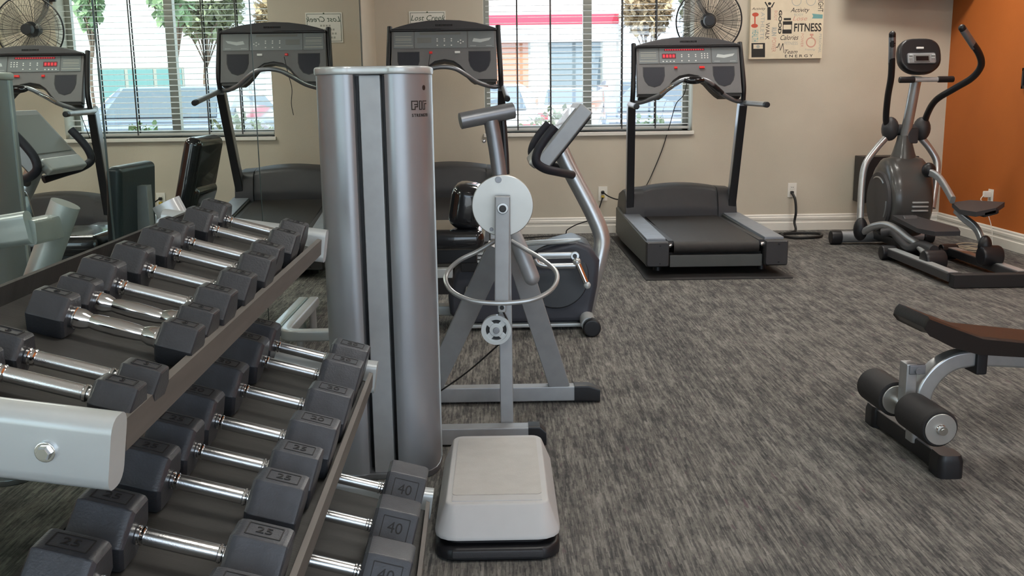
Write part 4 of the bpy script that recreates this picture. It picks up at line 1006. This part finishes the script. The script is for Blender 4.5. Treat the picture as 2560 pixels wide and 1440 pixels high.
# right pedal arm
b = NB(); sweep(b, spline([(2.888, 6.620, 0.569), (2.920, 6.520, 0.539), (2.915, 6.380, 0.477), (2.891, 6.220, 0.415)], 6), rrect(.05, .03, .01, 3), False, Vector((1, 0, 0))); wobj('pedal_arm', b, 'silver', el)
b = NB(); sweep(b, spline([(2.907, 6.200, 0.353), (2.924, 6.120, 0.311), (2.936, 5.980, 0.266), (2.933, 5.880, 0.193), (2.923, 5.820, 0.141)], 6), rrect(.05, .03, .01, 3), False, Vector((1, 0, 0))); wobj('pedal_arm', b, 'silver', el)
PR3 = [(2.915, 6.280, 0.393), (3.030, 6.280, 0.407), (3.071, 5.920, 0.431), (2.979, 5.840, 0.405), (2.860, 5.840, 0.383), (2.847, 6.020, 0.377)]
b = NB(); loft(b, [[(p[0], p[1], p[2] + dz) for p in PR3] for dz in (-.03, 0)]); pd = wobj('pedal', b, 'plastic_dark', el)
b = NB(); box(b, (2.953, 5.880, 0.377), (.10, .08, .04), Matrix.Rotation(math.radians(-14), 3, 'Y'), .012); wobj('pedal_base', b, 'black', pd)
b = NB(); cyl(b, V((2.946, 5.800, 0.120)) - V(.065, 0, 0), V((2.946, 5.800, 0.120)) + V(.065, 0, 0), .064, seg=24, bev=.02); ball(b, (2.920, 5.820, 0.178), .05, .8, .8, 1.3); wobj('roller', b, 'black', el)

# ================================================================== WEIGHT BENCH
bn = thing('weight_bench', 'weight bench with dark vinyl seat, silver curved beam and black foam rollers', 'bench', (1.6, 2.85, 0))
BD = V(math.cos(math.radians(3)), math.sin(math.radians(3)), 0); BNV = V(-BD.y, BD.x, 0); BO = V(1.285, 2.86, 0)
def bp_(s, w, z): return BO + BD * s + BNV * w + V(0, 0, z)
# seat pad: side outline swept over width
so = [(-.045, .440), (-.037, .450), (.05, .415), (.13, .385), (.42, .348), (.44, .340), (.43, .318), (.30, .322), (.12, .338), (.04, .362), (-.035, .400), (-.05, .418)]
b = NB(); loft(b, [[bp_(s_, w, z_ + (.0 if -.07 < w < .13 else -.006)) for s_, z_ in so] for w in (-.075, -.063, .123, .135)]); wobj('seat_pad', b, 'vinyl_brown', bn, smooth=50)
b = NB(); loft(b, [[bp_(s_, w, z_) for s_, z_ in ((.46, .395), (.52, .42), (1.35, .86), (1.37, .82), (1.36, .79), (.50, .34), (.46, .345))] for w in (-.15, -.138, .138, .15)]); wobj('back_pad', b, 'vinyl_brown', bn, smooth=50)
b = NB(); sweep(b, spline([bp_(-.015, 0, .045), bp_(-.015, 0, .14), bp_(-.005, 0, .215), bp_(.04, 0, .275), bp_(.11, 0, .303), bp_(.25, 0, .300), bp_(.8, 0, .245), bp_(1.1, 0, .20)], 8), rrect(.052, .052, .008, 3), False, BNV); beam = wobj('beam', b, 'silver', bn)
b = NB(); box(b, bp_(.155, 0, .300), (.035, .075, .085), Matrix.Rotation(math.radians(3), 3, 'Z'), .006); wobj('clamp', b, 'black', bn)
b = NB(); box(b, bp_(-.055, 0, .215), (.034, .05, .16), Matrix.Rotation(math.radians(3), 3, 'Z'), .004); up_ = wobj('roller_post', b, 'silver', bn)
b = NB(); box(b, bp_(-.04, -.02, .278), (.05, .02, .03), Matrix.Rotation(math.radians(3), 3, 'Z'), .003); cyl(b, bp_(-.04, -.03, .275), bp_(-.04, -.038, .275), .010, seg=12); wobj('bolt_lug', b, 'silver_dark', up_)
RC = bp_(-.062, 0, .160)
b = NB(); cyl(b, RC + BNV * .24, RC - BNV * .245, .013, seg=16); rod = wobj('roller_rod', b, 'chrome', bn)
for s in (-1, 1):
    b = NB(); lathe(b, RC + BNV * s * .052, RC + BNV * s * .225, [(0, .050), (.004, .0555), (.165, .0555), (.173, .050)], 32); ro = wobj('foam_roller', b, 'black_matte', bn, smooth=45)
    for d0, d1 in ((.226, .231), (.046, .052)):
        b = NB(); cyl(b, RC + BNV * s * d0, RC + BNV * s * d1, .046, seg=32, bev=.002); wobj('end_disc', b, 'brushed', ro)
    b = NB(); lathe(b, RC + BNV * s * .231, RC + BNV * s * .246, [(0, .016), (.004, .014), (.008, .009), (.015, .007)], 16); wobj('end_nut', b, 'chrome', ro)
b = NB(); bar(b, [bp_(-.005, .27, .035), bp_(-.005, -.13, .035)], .055, .055, .006, upv=Vector((0, 0, 1))); ft = wobj('front_foot', b, 'black', bn)
for w in (-.165, .285):
    b = NB(); cs_ = bp_(-.005, w, 0); loft(b, [[(cs_.x + x * k, cs_.y + y * k, z) for x, y in rrect(.075, .085, .02, 3)] for z, k in ((0, 1), (.05, 1), (.068, .85))]); cpf = wobj('rubber_foot', b, 'black', bn)
b = NB(); bar(b, [bp_(1.1, .27, .035), bp_(1.1, -.27, .035)], .055, .055, .006, upv=Vector((0, 0, 1))); bar(b, [bp_(1.1, 0, .06), bp_(1.05, 0, .22)], .05, .05, .004); wobj('rear_foot', b, 'black', bn)
b = NB(); bar(b, [bp_(.62, 0, .26), bp_(.85, 0, .49)], .04, .04, .004); wobj('back_support', b, 'silver', bn)

# ================================================================== WALL ART
PX0, PX1, PZ0, PZ1, PY = 1.977, 2.552, 1.366, 2.12, YB - .035
art = thing('wall_art', 'cream canvas print covered with fitness words, right of the fan', 'picture', ((PX0 + PX1) / 2, YB, PZ0))
b = NB(); bb(b, PX0, PX1, PY, YB - .001, PZ0, PZ1, .002); wobj('canvas', b, 'canvas', art)
def pz(zx, zy):
    return 1.981 + (zx - (95 + (1290 - zy) * .034)) / 1640 * .568, PZ0 + (1290 - zy) / 1290 * .447
KX = .568 / 1640; KZ = .447 / 1290
def ptext(s, zx, zy, w, h, m, rot=0, shear=0.0, off=0.0):
    bm = text_bm(s, 1, None, shear=shear, ext=0, offset=off)
    xs = [v.co.x for v in bm.verts]; ys = [v.co.y for v in bm.verts]
    cx, cy = (min(xs) + max(xs)) / 2, (min(ys) + max(ys)) / 2
    sx, sy = w / (max(xs) - min(xs)) , h / (max(ys) - min(ys))
    X, Z = pz(zx, zy); c, s_ = math.cos(rot), math.sin(rot)
    for v in bm.verts:
        a, d = (v.co.x - cx) * sx, (v.co.y - cy) * sy
        a, d = a * c - d * s_, a * s_ + d * c
        v.co = Vector((X + a * KX, PY - .0008, Z + d * KZ))
    wobj('printed_word', bm, m, art, smooth=0)
Q = -PI / 2
for a in (('FITNESS', 1415, 605, 620, 185, 'ink_black', 0, 0, .02), ('Activity', 1235, 235, 430, 130, 'ink_black', 0, .35), ('BODY', 1210, 325, 210, 55, 'ink_grey'), ('Lose', 1235, 405, 330, 95, 'ink_pink', 0, .3),
          ('Calories', 1000, 820, 410, 110, 'ink_black', 0, .35), ('Team', 1040, 1135, 290, 90, 'ink_black', 0, .4), ('E N E R G Y', 1220, 1230, 640, 60, 'ink_black', 0, 0, .01),
          ('WALK', 500, 680, 370, 90, 'ink_black', Q), ('GOOD', 785, 480, 520, 75, 'ink_black', Q, 0, .04), ('ATHLETE', 385, 560, 600, 85, 'ink_grey', Q), ('RUN', 650, 690, 185, 110, 'ink_grey', Q, 0, .04),
          ('BODY', 690, 340, 220, 70, 'ink_pink', Q), ('POWER', 645, 980, 320, 95, 'ink_pink', Q), ('HEALTH', 1630, 360, 200, 70, 'ink_teal'), ('Activity', 300, 190, 310, 70, 'ink_black', 0, .3), ('WEIGHT', 1705, 60, 420, 120, 'ink_black', Q),
          ('HEALTH', 220, 775, 260, 140, 'ink_teal', Q), ('POWER', 1290, 890, 300, 60, 'ink_pink', Q), ('FITNESS', 1040, 950, 300, 70, 'ink_grey'), ('PERSONAL', 1700, 960, 420, 60, 'ink_grey', Q), ('Training', 1470, 1100, 240, 50, 'ink_grey', 0, .3)):
    ptext(*a)
def pshape(name, polys, m, lift=.0009):
    b = NB()
    for pl in polys:
        f = [b.verts.new((pz(x, y)[0], PY - lift, pz(x, y)[1])) for x, y in pl]; b.faces.new(f)
    wobj(name, b, m, art, smooth=0)
def el_(cx, cy, rx, ry, n=20): return [(cx + rx * math.cos(2 * PI * k / n), cy + ry * math.sin(2 * PI * k / n)) for k in range(n)]
def rc(x0, y0, x1, y1): return [(x0, y0), (x1, y0), (x1, y1), (x0, y1)]
pshape('printed_dumbbell', [el_(225, 310, 75, 45), el_(205, 555, 78, 45), rc(200, 340, 228, 520)], 'ink_red')
pshape('printed_scale', [rc(135, 935, 445, 1250)], 'ink_black'); pshape('printed_scale_dial', [rc(180, 965, 395, 1060)], 'canvas', .0011); pshape('printed_scale_needle', [el_(285, 1012, 42, 38)], 'ink_grey', .0013)
pshape('printed_bottle', [rc(868, 395, 1032, 440), rc(848, 465, 1060, 540), rc(838, 645, 1050, 735), rc(848, 540, 862, 645), rc(1040, 540, 1055, 645)], 'ink_black')
def ring2(cx, cy, rx, ry, t, n=24):
    o, i = el_(cx, cy, rx, ry, n), el_(cx, cy, rx - t, ry - t, n)
    return [[o[k], o[(k + 1) % n], i[(k + 1) % n], i[k]] for k in range(n)]
pshape('printed_stopwatch', ring2(1490, 935, 115, 115, 28) + [rc(1465, 745, 1545, 790), rc(1490, 790, 1520, 830)], 'ink_pink')
pshape('printed_bicycle', ring2(1155, 20, 110, 115, 14) + ring2(1480, 20, 110, 115, 14), 'ink_grey')
pshape('printed_figure', [rc(495, 150, 575, 430), [(575, 150), (640, 45), (665, 45), (600, 170)], [(495, 150), (430, 45), (455, 30), (520, 140)], el_(545, 75, 38, 32)], 'ink_black')
pshape('printed_ribbon', [[(1505, 305), (1750, 330), (1745, 415), (1505, 410), (1540, 360)]], 'ink_teal')
pshape('printed_heartbeat', [[(690, 1040), (740, 1040), (770, 970), (790, 1120), (850, 980), (870, 1160), (880, 1160), (860, 945), (845, 945), (795, 1080), (775, 945), (760, 945), (730, 1025), (690, 1025)]], 'ink_black')

# ------------------------------------------------------------------ framed paper sign
sg = thing('wall_sign', 'small white framed sign reading Lost Creek behind the left treadmill', 'sign', (-.55, YB, 1.53))
b = NB(); bb(b, -.694, -.408, YB - .006, YB - .001, 1.535, 1.765, .001); wobj('sheet', b, 'paper', sg)
b = NB(); e = .010
for x0, x1, z0, z1 in ((-.694 + e, -.408 - e, 1.535 + e, 1.538 + e), (-.694 + e, -.408 - e, 1.762 - e, 1.765 - e), (-.694 + e, -.691 + e, 1.535 + e, 1.765 - e), (-.411 - e, -.408 - e, 1.535 + e, 1.765 - e)): bb(b, x0, x1, YB - .0075, YB - .0055, z0, z1)
ball(b, (-.551, YB - .006, 1.757), .006); wobj('printed_border', b, 'ink_green', sg)
b = text_bm('Lost Creek', .058, basis((-.551, YB - .0068, 1.712), (1, 0, 0), (0, 0, 1), (0, -1, 0)), shear=.3, ext=.0003); wobj('printed_words', b, 'ink_green', sg)
b = NB()
for z, w in ((1.665, .10), (1.635, .16), (1.605, .19), (1.575, .17)):
    n = int(w / .022)
    for k in range(n): x = -.551 - w / 2 + k * .022; bb(b, x, x + .014, YB - .0072, YB - .0062, z - .007, z + .007)
wobj('printed_lines', b, 'ink_grey', sg)

# ------------------------------------------------------------------ outlets and cords
def outlet(lab, c, n, plugs=()):
    t = thing('wall_outlet', lab, 'outlet', c, group='wall outlets')
    nv = V(n); sx = Vector((-nv.y, nv.x, 0)); M = basis(c, sx, (0, 0, 1), nv)
    def add(nm, f, m, par=t):
        b = NB(); f(b); bmesh.ops.transform(b, matrix=M, verts=b.verts); return wobj(nm, b, m, par)
    add('cover_plate', lambda b: box(b, (0, 0, .003), (.072, .116, .006), None, .002), 'plate_white')
    for dz in (-.020, .020):
        s = add('socket', lambda b: box(b, (0, dz, .006), (.034, .029, .004), None, .004, 3), 'plate_white')
        add('slots', lambda b: [box(b, (dx, dz + .002, .0082), (.003, .010, .001)) for dx in (-.006, .006)], 'ink_black', s)
    return t
outlet('white wall outlet with a yellow-tipped plug, left of the right treadmill', (0.830, 7.938, 0.320), (0, -1, 0))
outlet('white wall outlet with one black plug, between treadmill and elliptical', (2.369, 7.938, 0.327), (0, -1, 0))
outlet('white wall outlet on the orange wall', (XR - .0015, 7.10, .335), (-1, 0, 0))
def cord(lab, pts, r, plug=None, plugm='cord_black', cat='cord', m='cord_black', name='power_cord', plug2=None):
    t = thing(name, lab, cat, (pts[len(pts) // 2][0], pts[len(pts) // 2][1], 0))
    b = NB(); tube(b, pts, r, 8, 6); wobj('cable', b, m, t)
    if plug:
        b = NB(); box(b, plug, (.026, .030, .024), None, .006); wobj('plug', b, plugm, t)
    return t
cord('thin black cord from the yellow-tipped outlet plug to the right treadmill', [(0.829, 7.900, 0.333), (0.864, 7.860, 0.307), (0.923, 7.820, 0.285), (0.986, 7.760, 0.284), (1.031, 7.660, 0.262)], .0055, (0.828, 7.917, 0.331))
cord('short black cord from the lower socket down along the baseboard', [(0.826, 7.900, 0.291), (0.812, 7.890, 0.257), (0.796, 7.885, 0.202), (0.785, 7.870, 0.130), (0.703, 7.860, 0.109), (0.604, 7.830, 0.082), (0.532, 7.820, 0.043), (.50, 7.80, .006), (.30, 7.72, .006), (.05, 7.60, .006)], .005, (0.828, 7.917, 0.296), 'brass_yellow')
cord('thick black power cord hanging to the carpet beside the right treadmill', [(2.362, 7.900, 0.304), (2.375, 7.860, 0.253), (2.379, 7.840, 0.158), (2.370, 7.840, 0.077), (2.36, 7.78, .012), (2.20, 7.60, .012), (2.24, 7.42, .012), (2.44, 7.44, .012), (2.50, 7.62, .012), (2.30, 7.66, .012), (1.95, 7.56, .012), (1.70, 7.5, .05)], .010, (2.363, 7.915, 0.309))
cc = thing('cable_coil', 'loose coil of beige cable on the carpet behind the elliptical', 'cable', (3.2, 6.7, 0))
b = NB()
for k in range(4):
    tube(b, [(3.22 + (.10 + .012 * k) * math.cos(a + k) + .02 * k, 6.72 + (.09 + .01 * k) * math.sin(a + k), .008 + .009 * k + .006 * math.sin(3 * a)) for a in [2 * PI * j / 16 for j in range(17)]], .004, 6, 3)
wobj('cable', b, 'cord_beige', cc)
ad = thing('wall_charger', 'small white charger plugged into the outlet on the orange wall', 'charger', (XR - .03, 7.10, .36))
b = NB(); box(b, (XR - .034, 7.10, .357), (.05, .035, .045), None, .006); wobj('body', b, 'plate_white', ad)
b = NB(); tube(b, [(XR - .058, 7.10, .35), (XR - .10, 7.05, .325), (XR - .11, 6.98, .30), (XR - .06, 6.95, .15), (XR - .05, 6.93, .012)], .003, 6); wobj('cable', b, 'plate_white', ad)

# ------------------------------------------------------------------ black panel behind the elliptical, TV, picture
pn = thing('speaker_box', 'black rectangular speaker box against the beige wall behind the elliptical', 'speaker', (3.06, 7.8, 0))
b = NB(); bb(b, 2.86, 3.30, 7.72, 7.92, .235, .60, .006); sb_ = wobj('cabinet', b, 'black', pn)
b = NB(); bb(b, 2.885, 3.275, 7.712, 7.722, .26, .575, .003); wobj('grille', b, 'rubber_print', sb_)
for x in (2.89, 3.27):
    b = NB(); cyl(b, (x, 7.82, 0), (x, 7.82, .24), .012, seg=10); wobj('leg', b, 'black', pn)
tv = thing('wall_television', 'dark television mounted high in the corner by the orange wall', 'television', (3.2, 7.8, 1.77))
b = NB(); R3 = Matrix.Rotation(math.radians(-12), 3, 'Z') @ Matrix.Rotation(math.radians(10), 3, 'X'); box(b, (3.12, 7.62, 2.07), (.86, .06, .54), R3, .010); ob = wobj('housing', b, 'black', tv)
b = NB(); box(b, V(3.12, 7.62, 2.07) + R3 @ V(0, -.031, 0), (.82, .004, .49), R3, .001); wobj('screen', b, 'black_gloss', ob)
b = NB(); tube(b, [(3.12, 7.66, 2.05), (3.25, 7.80, 2.02), (3.3, 7.93, 2.02)], .02, 10); box(b, (3.3, 7.93, 2.02), (.12, .02, .18), None, .004); wobj('bracket', b, 'black', tv)
pf = thing('picture_frame', 'black framed picture at the right edge on the orange wall', 'picture', (XR, 6.5, 1.1))
b = NB()
for y0, y1, z0, z1 in ((6.30, 6.78, 1.108, 1.13), (6.30, 6.78, 1.225, 1.247), (6.30, 6.32, 1.108, 1.247), (6.76, 6.78, 1.108, 1.247)): bb(b, XR - .02, XR - .001, y0, y1, z0, z1, .002)
wobj('frame', b, 'black', pf)
b = NB(); bb(b, XR - .008, XR - .002, 6.31, 6.77, 1.12, 1.24); wobj('print', b, 'ink_black', pf)
